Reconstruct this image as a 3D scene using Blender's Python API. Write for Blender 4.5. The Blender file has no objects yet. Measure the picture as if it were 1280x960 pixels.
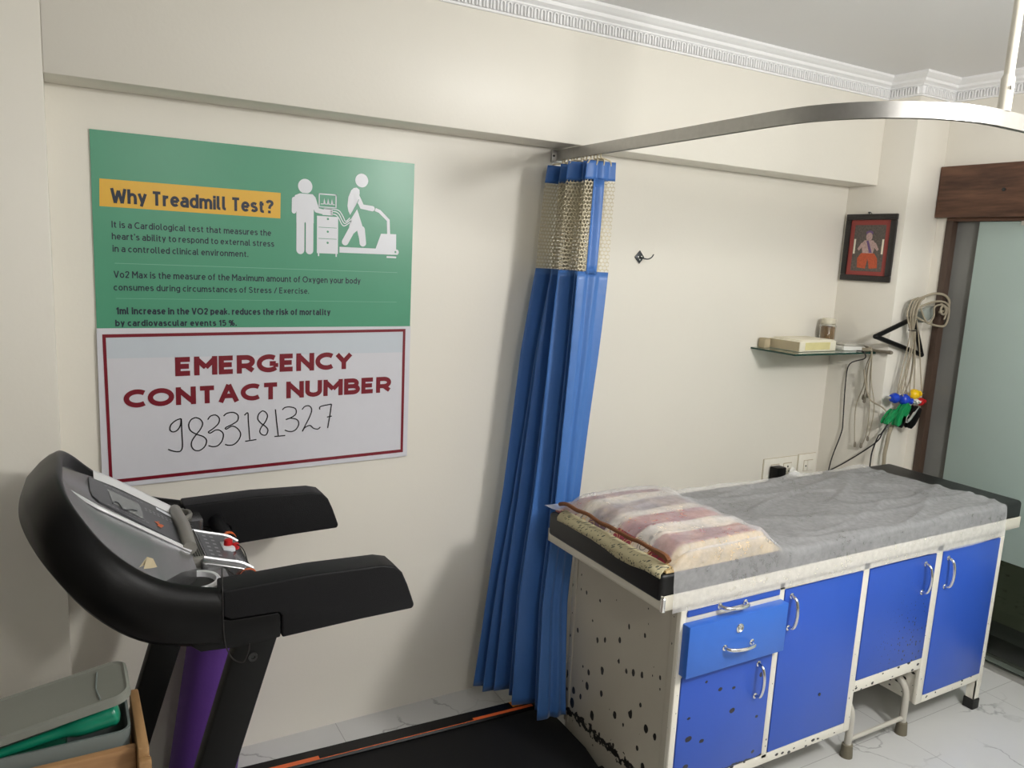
import bpy, bmesh, math, random
from mathutils import Vector, Matrix, noise
random.seed(7)
scene = bpy.context.scene
COL = scene.collection
PI = math.pi

# ------------------------------------------------------------------ camera, world, light, exposure
cam_data = bpy.data.cameras.new('camera')
cam = bpy.data.objects.new('camera', cam_data)
COL.objects.link(cam)
cam_data.sensor_width = 36.0
cam_data.lens = 978.804 / 1280 * 36.0
cam_data.clip_start = 0.02
_r = Vector((0.86772443, -0.49457166, 0.04952964))
_u = Vector((0.0392282, 0.16747958, 0.98509479))
_f = Vector((0.49549517, 0.85284785, -0.16472728))
_m = Matrix((_r, _u, -_f)).transposed().to_4x4()
_m.translation = Vector((0.0, -2.4425, 1.65))
cam.matrix_world = _m
scene.camera = cam

world = bpy.data.worlds.new('world')
scene.world = world
world.use_nodes = True
world.node_tree.nodes['Background'].inputs['Color'].default_value = (0.9, 0.95, 1.0, 1)
world.node_tree.nodes['Background'].inputs['Strength'].default_value = 0.15

def lamp(name, loc, radius, power, color):
    l = bpy.data.lights.new(name, 'POINT')
    l.shadow_soft_size = radius
    l.energy = power; l.color = color
    o = bpy.data.objects.new(name, l)
    COL.objects.link(o)
    o.location = loc
    return o
# two hanging globe lamps of the room, one behind and one beside the photographer, and an added fill light brightening the corridor
lamp('room_lamp', (2.02, -2.42, 2.12), 0.12, 92, (1.0, 0.985, 0.955))
lamp('room_lamp', (0.60, -3.22, 2.16), 0.10, 25, (1.0, 0.98, 0.94))
lamp('corridor_fill', (4.3, -2.2, 2.2), 0.15, 30, (0.95, 1.0, 0.92))

vs = scene.view_settings
scene.display_settings.display_device = 'sRGB'
vs.view_transform = 'Standard'
vs.look = 'None'
vs.exposure = 0.14
vs.gamma = 1.0
vs.use_curve_mapping = False

# ------------------------------------------------------------------ materials
def new_mat(name):
    m = bpy.data.materials.new(name)
    m.use_nodes = True
    nt = m.node_tree
    return m, nt, nt.nodes, nt.links, nt.nodes['Principled BSDF']

def N(nodes, typ, **kw):
    n = nodes.new(typ)
    for k, v in kw.items():
        if hasattr(n, k) and not k.startswith('in_'):
            setattr(n, k, v)
    return n

def srgb(r, g, b):
    f = lambda c: (c / 255 / 12.92) if c / 255 <= 0.04045 else ((c / 255 + 0.055) / 1.055) ** 2.4
    return (f(r), f(g), f(b), 1)

def plain(name, col, rough=0.5, metal=0.0, var=0.06, scale=30.0, bump=0.0, bscale=200.0, spec=None, coat=0.0):
    m, nt, nd, lk, p = new_mat(name)
    tc = nd.new('ShaderNodeTexCoord')
    no = nd.new('ShaderNodeTexNoise'); no.inputs['Scale'].default_value = scale; no.inputs['Detail'].default_value = 4
    lk.new(tc.outputs['Object'], no.inputs['Vector'])
    mx = nd.new('ShaderNodeMix'); mx.data_type = 'RGBA'
    a = tuple(max(0, c * (1 - var)) for c in col[:3]) + (1,)
    b = tuple(min(1, c * (1 + var)) for c in col[:3]) + (1,)
    mx.inputs['A'].default_value = a; mx.inputs['B'].default_value = b
    lk.new(no.outputs['Fac'], mx.inputs['Factor'])
    lk.new(mx.outputs['Result'], p.inputs['Base Color'])
    p.inputs['Roughness'].default_value = rough
    p.inputs['Metallic'].default_value = metal
    if spec is not None: p.inputs['Specular IOR Level'].default_value = spec
    if coat: p.inputs['Coat Weight'].default_value = coat
    if bump:
        n2 = nd.new('ShaderNodeTexNoise'); n2.inputs['Scale'].default_value = bscale
        lk.new(tc.outputs['Object'], n2.inputs['Vector'])
        bp = nd.new('ShaderNodeBump'); bp.inputs['Strength'].default_value = bump; bp.inputs['Distance'].default_value = 0.002
        lk.new(n2.outputs['Fac'], bp.inputs['Height'])
        lk.new(bp.outputs['Normal'], p.inputs['Normal'])
    return m

def wall_paint(name, col):
    m, nt, nd, lk, p = new_mat(name)
    geo = nd.new('ShaderNodeNewGeometry')
    n1 = nd.new('ShaderNodeTexNoise'); n1.inputs['Scale'].default_value = 1.6; n1.inputs['Detail'].default_value = 6
    lk.new(geo.outputs['Position'], n1.inputs['Vector'])
    mx = nd.new('ShaderNodeMix'); mx.data_type = 'RGBA'
    mx.inputs['A'].default_value = tuple(c * 0.965 for c in col[:3]) + (1,)
    mx.inputs['B'].default_value = tuple(min(1, c * 1.03) for c in col[:3]) + (1,)
    lk.new(n1.outputs['Fac'], mx.inputs['Factor'])
    # fine hairline scratches
    v = nd.new('ShaderNodeTexVoronoi'); v.feature = 'DISTANCE_TO_EDGE'; v.inputs['Scale'].default_value = 2.3
    nz = nd.new('ShaderNodeTexNoise'); nz.inputs['Scale'].default_value = 3.0
    lk.new(geo.outputs['Position'], nz.inputs['Vector'])
    mp = nd.new('ShaderNodeVectorMath'); mp.operation = 'ADD'
    lk.new(geo.outputs['Position'], mp.inputs[0]); lk.new(nz.outputs['Color'], mp.inputs[1])
    lk.new(mp.outputs['Vector'], v.inputs['Vector'])
    bp2 = nd.new('ShaderNodeTexNoise'); bp2.inputs['Scale'].default_value = 90
    lk.new(geo.outputs['Position'], bp2.inputs['Vector'])
    bp = nd.new('ShaderNodeBump'); bp.inputs['Strength'].default_value = 0.12; bp.inputs['Distance'].default_value = 0.002
    lk.new(bp2.outputs['Fac'], bp.inputs['Height']); lk.new(bp.outputs['Normal'], p.inputs['Normal'])
    lk.new(mx.outputs['Result'], p.inputs['Base Color'])
    p.inputs['Roughness'].default_value = 0.42
    return m

def math_node(nd, lk, op, a, b=None, clamp=False):
    n = nd.new('ShaderNodeMath'); n.operation = op; n.use_clamp = clamp
    for i, x in enumerate((a, b)):
        if x is None: continue
        if isinstance(x, (int, float)): n.inputs[i].default_value = x
        else: lk.new(x, n.inputs[i])
    return n.outputs[0]

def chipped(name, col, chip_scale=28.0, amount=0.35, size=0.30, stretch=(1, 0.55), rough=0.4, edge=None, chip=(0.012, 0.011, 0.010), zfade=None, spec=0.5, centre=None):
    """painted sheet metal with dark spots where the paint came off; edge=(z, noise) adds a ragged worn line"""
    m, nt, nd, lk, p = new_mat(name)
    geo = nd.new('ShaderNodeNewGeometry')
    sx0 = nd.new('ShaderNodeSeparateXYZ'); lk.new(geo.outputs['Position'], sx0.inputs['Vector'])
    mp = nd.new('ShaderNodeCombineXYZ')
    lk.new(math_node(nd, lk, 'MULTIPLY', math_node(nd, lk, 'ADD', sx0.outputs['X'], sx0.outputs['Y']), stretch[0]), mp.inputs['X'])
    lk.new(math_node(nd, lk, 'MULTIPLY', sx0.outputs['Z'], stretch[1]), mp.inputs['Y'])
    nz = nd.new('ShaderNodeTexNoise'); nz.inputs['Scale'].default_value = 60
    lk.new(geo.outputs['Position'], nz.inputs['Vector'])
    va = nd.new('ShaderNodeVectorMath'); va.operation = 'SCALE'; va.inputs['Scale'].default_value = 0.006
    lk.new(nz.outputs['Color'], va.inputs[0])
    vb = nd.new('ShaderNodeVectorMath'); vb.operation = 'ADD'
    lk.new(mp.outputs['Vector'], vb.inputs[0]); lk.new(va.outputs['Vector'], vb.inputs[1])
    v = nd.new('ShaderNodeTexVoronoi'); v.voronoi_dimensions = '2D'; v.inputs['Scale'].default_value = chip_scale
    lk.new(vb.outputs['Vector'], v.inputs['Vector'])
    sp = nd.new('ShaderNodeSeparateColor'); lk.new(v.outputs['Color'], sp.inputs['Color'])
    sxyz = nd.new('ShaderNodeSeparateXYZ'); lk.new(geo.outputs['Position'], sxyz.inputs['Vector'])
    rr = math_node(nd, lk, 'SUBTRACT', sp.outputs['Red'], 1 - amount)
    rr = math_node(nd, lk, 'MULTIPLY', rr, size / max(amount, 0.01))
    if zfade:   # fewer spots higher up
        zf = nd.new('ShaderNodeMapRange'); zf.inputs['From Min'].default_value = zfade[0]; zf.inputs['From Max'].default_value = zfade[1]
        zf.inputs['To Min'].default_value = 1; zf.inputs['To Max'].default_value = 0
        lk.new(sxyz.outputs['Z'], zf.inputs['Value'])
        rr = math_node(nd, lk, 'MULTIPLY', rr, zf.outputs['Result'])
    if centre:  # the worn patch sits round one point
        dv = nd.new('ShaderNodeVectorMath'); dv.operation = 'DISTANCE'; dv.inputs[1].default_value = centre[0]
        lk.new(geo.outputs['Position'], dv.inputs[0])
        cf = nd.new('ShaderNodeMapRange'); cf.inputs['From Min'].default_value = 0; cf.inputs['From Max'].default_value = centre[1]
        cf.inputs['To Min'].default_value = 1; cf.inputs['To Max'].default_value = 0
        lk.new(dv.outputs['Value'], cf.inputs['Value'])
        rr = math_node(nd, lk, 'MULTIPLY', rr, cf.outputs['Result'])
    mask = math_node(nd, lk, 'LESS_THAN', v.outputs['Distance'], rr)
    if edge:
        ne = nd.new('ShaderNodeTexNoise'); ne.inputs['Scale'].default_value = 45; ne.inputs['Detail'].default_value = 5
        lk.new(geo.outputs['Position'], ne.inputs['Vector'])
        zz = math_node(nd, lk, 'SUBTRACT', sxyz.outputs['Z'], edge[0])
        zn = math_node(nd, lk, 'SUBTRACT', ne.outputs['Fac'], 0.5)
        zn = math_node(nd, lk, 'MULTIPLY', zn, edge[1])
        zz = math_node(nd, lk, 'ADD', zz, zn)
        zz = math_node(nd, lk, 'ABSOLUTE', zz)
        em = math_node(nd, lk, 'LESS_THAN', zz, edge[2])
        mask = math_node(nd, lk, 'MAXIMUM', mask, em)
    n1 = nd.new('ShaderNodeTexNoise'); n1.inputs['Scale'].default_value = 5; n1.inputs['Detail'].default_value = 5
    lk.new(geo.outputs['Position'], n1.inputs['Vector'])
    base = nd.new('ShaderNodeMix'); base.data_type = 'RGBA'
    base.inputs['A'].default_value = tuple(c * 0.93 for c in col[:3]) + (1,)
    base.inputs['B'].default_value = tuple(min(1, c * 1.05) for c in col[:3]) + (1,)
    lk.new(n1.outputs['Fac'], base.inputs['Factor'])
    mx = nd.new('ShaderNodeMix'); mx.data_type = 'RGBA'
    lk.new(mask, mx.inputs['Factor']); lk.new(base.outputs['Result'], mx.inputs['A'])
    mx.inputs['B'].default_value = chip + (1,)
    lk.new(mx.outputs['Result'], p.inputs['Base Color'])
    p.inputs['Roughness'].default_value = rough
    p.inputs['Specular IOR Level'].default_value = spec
    return m

def wood(name, c1, c2, axis='Y', scale=14.0, rough=0.4, spec=0.5):
    m, nt, nd, lk, p = new_mat(name)
    geo = nd.new('ShaderNodeNewGeometry')
    mp = nd.new('ShaderNodeMapping')
    mp.inputs['Scale'].default_value = {'X': (0.12, 1, 1), 'Y': (1, 0.12, 1), 'Z': (1, 1, 0.12)}[axis]
    lk.new(geo.outputs['Position'], mp.inputs['Vector'])
    n1 = nd.new('ShaderNodeTexNoise'); n1.inputs['Scale'].default_value = scale * 2; n1.inputs['Detail'].default_value = 7; n1.inputs['Distortion'].default_value = 0.8
    lk.new(mp.outputs['Vector'], n1.inputs['Vector'])
    n2 = nd.new('ShaderNodeTexNoise'); n2.inputs['Scale'].default_value = scale * 9; n2.inputs['Detail'].default_value = 3
    lk.new(mp.outputs['Vector'], n2.inputs['Vector'])
    ad = math_node(nd, lk, 'ADD', math_node(nd, lk, 'MULTIPLY', n1.outputs['Fac'], 0.7), math_node(nd, lk, 'MULTIPLY', n2.outputs['Fac'], 0.3))
    cr = nd.new('ShaderNodeValToRGB')
    cr.color_ramp.elements[0].position = 0.36; cr.color_ramp.elements[0].color = c1
    cr.color_ramp.elements[1].position = 0.64; cr.color_ramp.elements[1].color = c2
    lk.new(ad, cr.inputs['Fac']); lk.new(cr.outputs['Color'], p.inputs['Base Color'])
    p.inputs['Roughness'].default_value = rough
    p.inputs['Specular IOR Level'].default_value = spec
    return m

def marble_tiles():
    m, nt, nd, lk, p = new_mat('marble_floor_tile')
    geo = nd.new('ShaderNodeNewGeometry')
    sx = nd.new('ShaderNodeSeparateXYZ'); lk.new(geo.outputs['Position'], sx.inputs['Vector'])
    # long wandering veins
    nz = nd.new('ShaderNodeTexNoise'); nz.inputs['Scale'].default_value = 4.0; nz.inputs['Detail'].default_value = 6
    lk.new(geo.outputs['Position'], nz.inputs['Vector'])
    sc = nd.new('ShaderNodeVectorMath'); sc.operation = 'SCALE'; sc.inputs['Scale'].default_value = 0.35
    lk.new(nz.outputs['Color'], sc.inputs[0])
    ad = nd.new('ShaderNodeVectorMath'); ad.operation = 'ADD'
    lk.new(geo.outputs['Position'], ad.inputs[0]); lk.new(sc.outputs['Vector'], ad.inputs[1])
    v = nd.new('ShaderNodeTexVoronoi'); v.feature = 'DISTANCE_TO_EDGE'; v.inputs['Scale'].default_value = 2.4
    lk.new(ad.outputs['Vector'], v.inputs['Vector'])
    vein = nd.new('ShaderNodeMapRange'); vein.inputs['From Min'].default_value = 0.0; vein.inputs['From Max'].default_value = 0.014
    vein.inputs['To Min'].default_value = 1; vein.inputs['To Max'].default_value = 0
    lk.new(v.outputs['Distance'], vein.inputs['Value'])
    nm = nd.new('ShaderNodeTexNoise'); nm.inputs['Scale'].default_value = 3.1; nm.inputs['Detail'].default_value = 2
    lk.new(geo.outputs['Position'], nm.inputs['Vector'])
    mk = nd.new('ShaderNodeMapRange'); mk.inputs['From Min'].default_value = 0.5; mk.inputs['From Max'].default_value = 0.62
    lk.new(nm.outputs['Fac'], mk.inputs['Value'])
    vv = math_node(nd, lk, 'MULTIPLY', vein.outputs['Result'], mk.outputs['Result'])
    vv = math_node(nd, lk, 'MULTIPLY', vv, 0.55)
    base = nd.new('ShaderNodeMix'); base.data_type = 'RGBA'
    base.inputs['A'].default_value = (0.52, 0.52, 0.51, 1); base.inputs['B'].default_value = (0.64, 0.64, 0.63, 1)
    n3 = nd.new('ShaderNodeTexNoise'); n3.inputs['Scale'].default_value = 2.5; n3.inputs['Detail'].default_value = 8
    lk.new(geo.outputs['Position'], n3.inputs['Vector']); lk.new(n3.outputs['Fac'], base.inputs['Factor'])
    mx = nd.new('ShaderNodeMix'); mx.data_type = 'RGBA'
    lk.new(vv, mx.inputs['Factor']); lk.new(base.outputs['Result'], mx.inputs['A']); mx.inputs['B'].default_value = (0.16, 0.16, 0.16, 1)
    # joints every 0.6 m
    def joint(sock, off):
        a = math_node(nd, lk, 'ADD', sock, off)
        a = math_node(nd, lk, 'DIVIDE', a, 0.6)
        a = math_node(nd, lk, 'FRACT', a)
        a = math_node(nd, lk, 'SUBTRACT', a, 0.5)
        a = math_node(nd, lk, 'ABSOLUTE', a)
        return math_node(nd, lk, 'GREATER_THAN', a, 0.5 - 0.0022)
    j = math_node(nd, lk, 'MAXIMUM', joint(sx.outputs['X'], 6 - 2.574), joint(sx.outputs['Y'], 6.9))
    mj = nd.new('ShaderNodeMix'); mj.data_type = 'RGBA'
    lk.new(math_node(nd, lk, 'MULTIPLY', j, 0.6), mj.inputs['Factor']); lk.new(mx.outputs['Result'], mj.inputs['A']); mj.inputs['B'].default_value = (0.25, 0.25, 0.24, 1)
    lk.new(mj.outputs['Result'], p.inputs['Base Color'])
    p.inputs['Roughness'].default_value = 0.16
    p.inputs['Specular IOR Level'].default_value = 0.35
    return m

def net_mat():
    """knitted net: hexagon-like holes laid out in the cloth's own uv"""
    m, nt, nd, lk, p = new_mat('beige_net')
    uv = nd.new('ShaderNodeUVMap')
    sx = nd.new('ShaderNodeSeparateXYZ'); lk.new(uv.outputs['UV'], sx.inputs['Vector'])
    row = math_node(nd, lk, 'FLOOR', sx.outputs['Y'])
    odd = math_node(nd, lk, 'FRACT', math_node(nd, lk, 'MULTIPLY', row, 0.5))
    xs = math_node(nd, lk, 'ADD', sx.outputs['X'], odd)
    fx = math_node(nd, lk, 'SUBTRACT', math_node(nd, lk, 'FRACT', xs), 0.5)
    fy = math_node(nd, lk, 'SUBTRACT', math_node(nd, lk, 'FRACT', sx.outputs['Y']), 0.5)
    d = math_node(nd, lk, 'ADD', math_node(nd, lk, 'MULTIPLY', fx, fx), math_node(nd, lk, 'MULTIPLY', fy, fy))
    solid = math_node(nd, lk, 'GREATER_THAN', d, 0.185)
    p.inputs['Base Color'].default_value = srgb(206, 196, 170)
    p.inputs['Roughness'].default_value = 0.8
    lk.new(solid, p.inputs['Alpha'])
    return m

def sheet_mat():
    """thin white non-woven couch cover one can see through"""
    m, nt, nd, lk, p = new_mat('nonwoven_white')
    out = nd['Material Output']
    tc = nd.new('ShaderNodeTexCoord')
    n = nd.new('ShaderNodeTexNoise'); n.inputs['Scale'].default_value = 55; n.inputs['Detail'].default_value = 5; n.inputs['Roughness'].default_value = 0.6
    lk.new(tc.outputs['Object'], n.inputs['Vector'])
    n2 = nd.new('ShaderNodeTexNoise'); n2.inputs['Scale'].default_value = 6; n2.inputs['Detail'].default_value = 3
    lk.new(tc.outputs['Object'], n2.inputs['Vector'])
    mr = nd.new('ShaderNodeMapRange'); mr.inputs['From Min'].default_value = 0.3; mr.inputs['From Max'].default_value = 0.7
    mr.inputs['To Min'].default_value = 0.22; mr.inputs['To Max'].default_value = 0.31
    lk.new(n.outputs['Fac'], mr.inputs['Value'])
    al = math_node(nd, lk, 'ADD', mr.outputs['Result'], math_node(nd, lk, 'MULTIPLY', n2.outputs['Fac'], 0.12))
    tr = nd.new('ShaderNodeBsdfTransparent')
    df = nd.new('ShaderNodeBsdfDiffuse'); df.inputs['Color'].default_value = (0.82, 0.82, 0.84, 1)
    gl = nd.new('ShaderNodeBsdfGlossy'); gl.inputs['Roughness'].default_value = 0.4; gl.inputs['Color'].default_value = (0.8, 0.8, 0.8, 1)
    m1 = nd.new('ShaderNodeMixShader'); m1.inputs['Fac'].default_value = 0.06
    lk.new(df.outputs[0], m1.inputs[1]); lk.new(gl.outputs[0], m1.inputs[2])
    m2 = nd.new('ShaderNodeMixShader')
    lk.new(al, m2.inputs['Fac']); lk.new(tr.outputs[0], m2.inputs[1]); lk.new(m1.outputs[0], m2.inputs[2])
    lk.new(m2.outputs[0], out.inputs['Surface'])
    return m

def glass_mat(name, col, rough=0.0, ior=1.45, alpha_mix=None):
    m, nt, nd, lk, p = new_mat(name)
    p.inputs['Base Color'].default_value = col
    p.inputs['Roughness'].default_value = rough
    p.inputs['Transmission Weight'].default_value = 1.0
    p.inputs['IOR'].default_value = ior
    return m

def frosted(name, col, transmission=0.3, rough=0.35):
    m, nt, nd, lk, p = new_mat(name)
    geo = nd.new('ShaderNodeNewGeometry')
    n = nd.new('ShaderNodeTexNoise'); n.inputs['Scale'].default_value = 2.2; n.inputs['Detail'].default_value = 7
    lk.new(geo.outputs['Position'], n.inputs['Vector'])
    mx = nd.new('ShaderNodeMix'); mx.data_type = 'RGBA'
    mx.inputs['A'].default_value = tuple(c * 0.9 for c in col[:3]) + (1,)
    mx.inputs['B'].default_value = tuple(min(1, c * 1.08) for c in col[:3]) + (1,)
    lk.new(n.outputs['Fac'], mx.inputs['Factor']); lk.new(mx.outputs['Result'], p.inputs['Base Color'])
    p.inputs['Roughness'].default_value = rough
    p.inputs['Transmission Weight'].default_value = transmission
    p.inputs['Specular IOR Level'].default_value = 0.3
    return m

def pillow_mat():
    m, nt, nd, lk, p = new_mat('paisley_cotton')
    geo = nd.new('ShaderNodeNewGeometry')
    sx = nd.new('ShaderNodeSeparateXYZ'); lk.new(geo.outputs['Position'], sx.inputs['Vector'])
    # bands run along the pillow, one after another from its front edge backwards
    mr = nd.new('ShaderNodeMapRange'); mr.inputs['From Min'].default_value = -0.97; mr.inputs['From Max'].default_value = -0.45
    lk.new(sx.outputs['Y'], mr.inputs['Value'])
    cr = nd.new('ShaderNodeValToRGB'); cr.color_ramp.interpolation = 'CONSTANT'
    els = [(0.0, srgb(196, 172, 130)), (0.052, srgb(146, 44, 58)), (0.20, srgb(226, 214, 200)), (0.34, srgb(160, 62, 80)),
           (0.50, srgb(222, 210, 196)), (0.58, srgb(120, 92, 104)), (0.74, srgb(214, 204, 192)), (0.86, srgb(150, 84, 92))]
    e = cr.color_ramp.elements
    e[0].position, e[0].color = els[0]
    e[1].position, e[1].color = els[1]
    for pos, c in els[2:]:
        x = e.new(pos); x.color = c
    lk.new(mr.outputs['Result'], cr.inputs['Fac'])
    v = nd.new('ShaderNodeTexVoronoi'); v.inputs['Scale'].default_value = 27; v.feature = 'F1'
    lk.new(geo.outputs['Position'], v.inputs['Vector'])
    rings = math_node(nd, lk, 'FRACT', math_node(nd, lk, 'MULTIPLY', v.outputs['Distance'], 5.0))
    rm = math_node(nd, lk, 'LESS_THAN', rings, 0.3)
    sp = nd.new('ShaderNodeSeparateColor'); lk.new(v.outputs['Color'], sp.inputs['Color'])
    motif = nd.new('ShaderNodeMix'); motif.data_type = 'RGBA'
    motif.inputs['A'].default_value = srgb(70, 74, 66); motif.inputs['B'].default_value = srgb(222, 190, 130)
    lk.new(math_node(nd, lk, 'GREATER_THAN', sp.outputs['Green'], 0.5), motif.inputs['Factor'])
    mx = nd.new('ShaderNodeMix'); mx.data_type = 'RGBA'
    lk.new(math_node(nd, lk, 'MULTIPLY', rm, 0.7), mx.inputs['Factor']); lk.new(cr.outputs['Color'], mx.inputs['A']); lk.new(motif.outputs['Result'], mx.inputs['B'])
    lk.new(mx.outputs['Result'], p.inputs['Base Color'])
    p.inputs['Roughness'].default_value = 0.85
    return m

def satin(name, col):
    m, nt, nd, lk, p = new_mat(name)
    tc = nd.new('ShaderNodeTexCoord')
    n = nd.new('ShaderNodeTexNoise'); n.inputs['Scale'].default_value = 7; n.inputs['Detail'].default_value = 5
    lk.new(tc.outputs['Object'], n.inputs['Vector'])
    mx = nd.new('ShaderNodeMix'); mx.data_type = 'RGBA'
    mx.inputs['A'].default_value = tuple(c * 0.88 for c in col[:3]) + (1,)
    mx.inputs['B'].default_value = tuple(min(1, c * 1.12) for c in col[:3]) + (1,)
    lk.new(n.outputs['Fac'], mx.inputs['Factor']); lk.new(mx.outputs['Result'], p.inputs['Base Color'])
    p.inputs['Roughness'].default_value = 0.42
    p.inputs['Sheen Weight'].default_value = 0.25
    n2 = nd.new('ShaderNodeTexNoise'); n2.inputs['Scale'].default_value = 26; n2.inputs['Detail'].default_value = 3
    lk.new(tc.outputs['Object'], n2.inputs['Vector'])
    bp = nd.new('ShaderNodeBump'); bp.inputs['Strength'].default_value = 0.25; bp.inputs['Distance'].default_value = 0.006
    lk.new(n2.outputs['Fac'], bp.inputs['Height']); lk.new(bp.outputs['Normal'], p.inputs['Normal'])
    return m

WALL = wall_paint('cream_wall_paint', (0.80, 0.765, 0.685, 1))
WALLB = wall_paint('darkened_unseen_walls', (0.22, 0.20, 0.165, 1))  # unseen walls darkened to cut the light they bounce back
CEIL = wall_paint('ceiling_paint', (0.75, 0.745, 0.74, 1))
PLASTER = plain('white_plaster', (0.88, 0.88, 0.88, 1), 0.5, var=0.02)
FLOOR = marble_tiles()
HEADER = wood('dark_walnut_laminate', srgb(70, 48, 38), srgb(112, 80, 62), 'Y', 11, 0.4, 0.3)
JAMB = plain('dark_bronze_jamb', srgb(74, 58, 48), 0.45)
FROST = frosted('frosted_glass', srgb(178, 196, 190), 0.15, 0.3)
FROSTGREY = frosted('grey_fixed_glass', srgb(128, 128, 124), 0.15, 0.25)  # dark grey glass of the recessed fixed pane
CLEARG = glass_mat('clear_glass', (0.62, 0.68, 0.62, 1), 0.02)
METAL = plain('brushed_steel', (0.50, 0.49, 0.47, 1), 0.38, 1.0, var=0.1, scale=60)
CHROME = plain('chrome', (0.78, 0.78, 0.78, 1), 0.14, 1.0, var=0.02)
CREAMP = plain('cream_enamel', (0.74, 0.70, 0.60, 1), 0.4)
POSTER = plain('green_poster_print', (0.075, 0.31, 0.185, 1), 0.33, var=0.04, scale=4)
YELLOW = plain('yellow_print', srgb(226, 176, 52), 0.35, var=0.02)
NAVY = plain('navy_print', srgb(22, 32, 52), 0.4, var=0.02)
PALEPRINT = plain('pale_print', srgb(224, 226, 232), 0.35, var=0.02)
PALEGREEN = plain('pale_green_print', srgb(120, 176, 150), 0.35, var=0.02)
SIGN = plain('white_foam_sheet', (0.66, 0.66, 0.71, 1), 0.35, var=0.02)
SIGNBLUE = plain('bluish_white_print', (0.57, 0.62, 0.68, 1), 0.35, var=0.02)
MAROON = plain('maroon_print', srgb(120, 14, 34), 0.35, var=0.03)
INK = plain('black_ink', (0.010, 0.010, 0.014, 1), 0.4)
BLACKPL = plain('black_plastic', (0.004, 0.004, 0.0043, 1), 0.34, bump=0.12, bscale=700, spec=0.2)
BLACKFOAM = plain('black_foam_grip', (0.006, 0.006, 0.0072, 1), 0.5, bump=0.3, bscale=500, spec=0.22)
BLACKMETAL = plain('black_powder_coat', (0.005, 0.0052, 0.0054, 1), 0.45, bump=0.1, bscale=900, spec=0.22)
BELT = plain('black_running_belt', (0.007, 0.007, 0.0075, 1), 0.6, bump=0.4, bscale=900, spec=0.2)
SILVER = plain('silver_plastic', (0.27, 0.27, 0.275, 1), 0.27, 0.85, var=0.03)
BRIGHT = plain('bright_silver_trim', (0.84, 0.84, 0.86, 1), 0.3, 0.35, var=0.02)
TAUPE = plain('grey_plastic_trim', (0.26, 0.25, 0.225, 1), 0.4, 0.2)
PANEL = plain('console_panel_grey', (0.07, 0.072, 0.08, 1), 0.35, var=0.15, scale=60)
LCD = plain('lcd_grey', (0.21, 0.22, 0.215, 1), 0.2)
GREYPRINT = plain('grey_key_print', (0.32, 0.32, 0.34, 1), 0.4)
ORANGE = plain('orange_print', srgb(224, 104, 48), 0.4)
ORANGELABEL = plain('orange_label', srgb(222, 138, 40), 0.4)
LIME = plain('yellow_green_label', srgb(160, 160, 40), 0.4)
RED = plain('red_plastic', srgb(196, 28, 34), 0.3)
PURPLE = plain('purple_foam', srgb(98, 58, 146), 0.7, bump=0.3, bscale=160)
GREYBOX = plain('grey_box_plastic', srgb(108, 116, 114), 0.42, var=0.08, scale=12)
GREYLID = plain('smoky_lid_plastic', srgb(116, 118, 110), 0.42, var=0.08, scale=9)
GREENPL = plain('green_plastic', srgb(14, 120, 92), 0.28)
NAVYCLOTH = plain('navy_cloth', srgb(22, 26, 52), 0.8)
PINE = wood('pine_board', srgb(138, 102, 66), srgb(176, 136, 92), 'X', 10, 0.55)
PINEY = wood('pine_slat', srgb(128, 96, 60), srgb(164, 128, 86), 'Y', 12, 0.55)
BLUE = satin('blue_satin', srgb(62, 112, 182))
BLUEHEAD = satin('blue_header_satin', srgb(60, 112, 186))
NET = net_mat()
HOOKP = plain('beige_hook_plastic', srgb(206, 192, 160), 0.5)
SHEET = sheet_mat()
VINYL = plain('black_vinyl', (0.008, 0.008, 0.0085, 1), 0.4, bump=0.2, bscale=600, spec=0.35)
PILLOW = pillow_mat()
BROWN = plain('brown_piping', srgb(120, 74, 42), 0.8, var=0.2, scale=40)
TANPRINT = chipped('beige_print_cotton', srgb(196, 186, 150), 110, 0.8, 0.38, (1, 1), 0.85, chip=(0.10, 0.10, 0.075))
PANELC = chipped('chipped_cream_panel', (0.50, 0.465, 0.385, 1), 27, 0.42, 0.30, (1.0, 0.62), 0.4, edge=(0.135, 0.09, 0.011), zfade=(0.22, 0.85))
FRAMEC = chipped('chipped_cream_frame', (0.78, 0.75, 0.66, 1), 70, 0.28, 0.30, (1, 0.8), 0.4, zfade=(0.05, 0.6))
EDGEC = chipped('worn_cream_edge', (0.78, 0.75, 0.66, 1), 60, 0.36, 0.34, (0.6, 1), 0.4)
BLUEP = plain('blue_enamel', srgb(46, 88, 188), 0.34, var=0.03, scale=3)
BLUEDR = plain('blue_drawer_enamel', srgb(52, 106, 200), 0.34, var=0.03, scale=3)
BLUECHIP = chipped('chipped_blue_enamel', srgb(44, 84, 184), 24, 0.24, 0.27, (0.75, 1.1), 0.34, edge=(0.165, 0.03, 0.004), chip=(0.02, 0.018, 0.025))
BLUESPECK = chipped('specked_blue_enamel', srgb(44, 84, 184), 85, 0.45, 0.42, (1, 0.8), 0.34, chip=(0.02, 0.018, 0.03), centre=((2.57, -0.955, 0.36), 0.33))
BLUEONE = plain('blue_door_enamel', srgb(44, 86, 188), 0.34, var=0.03, scale=3)
RUBBER = plain('grey_rubber', srgb(110, 104, 88), 0.7)
BLKRUB = plain('black_rubber', (0.012, 0.012, 0.012, 1), 0.6)
GREYPAINT = plain('grey_white_tube', srgb(186, 182, 172), 0.35)
WHITEPL = plain('white_plastic', (0.80, 0.79, 0.74, 1), 0.35)
SWITCHPL = plain('ivory_switch_plastic', (0.84, 0.81, 0.72, 1), 0.3)
DARKSLOT = plain('dark_slot', (0.02, 0.02, 0.02, 1), 0.5)
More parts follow.
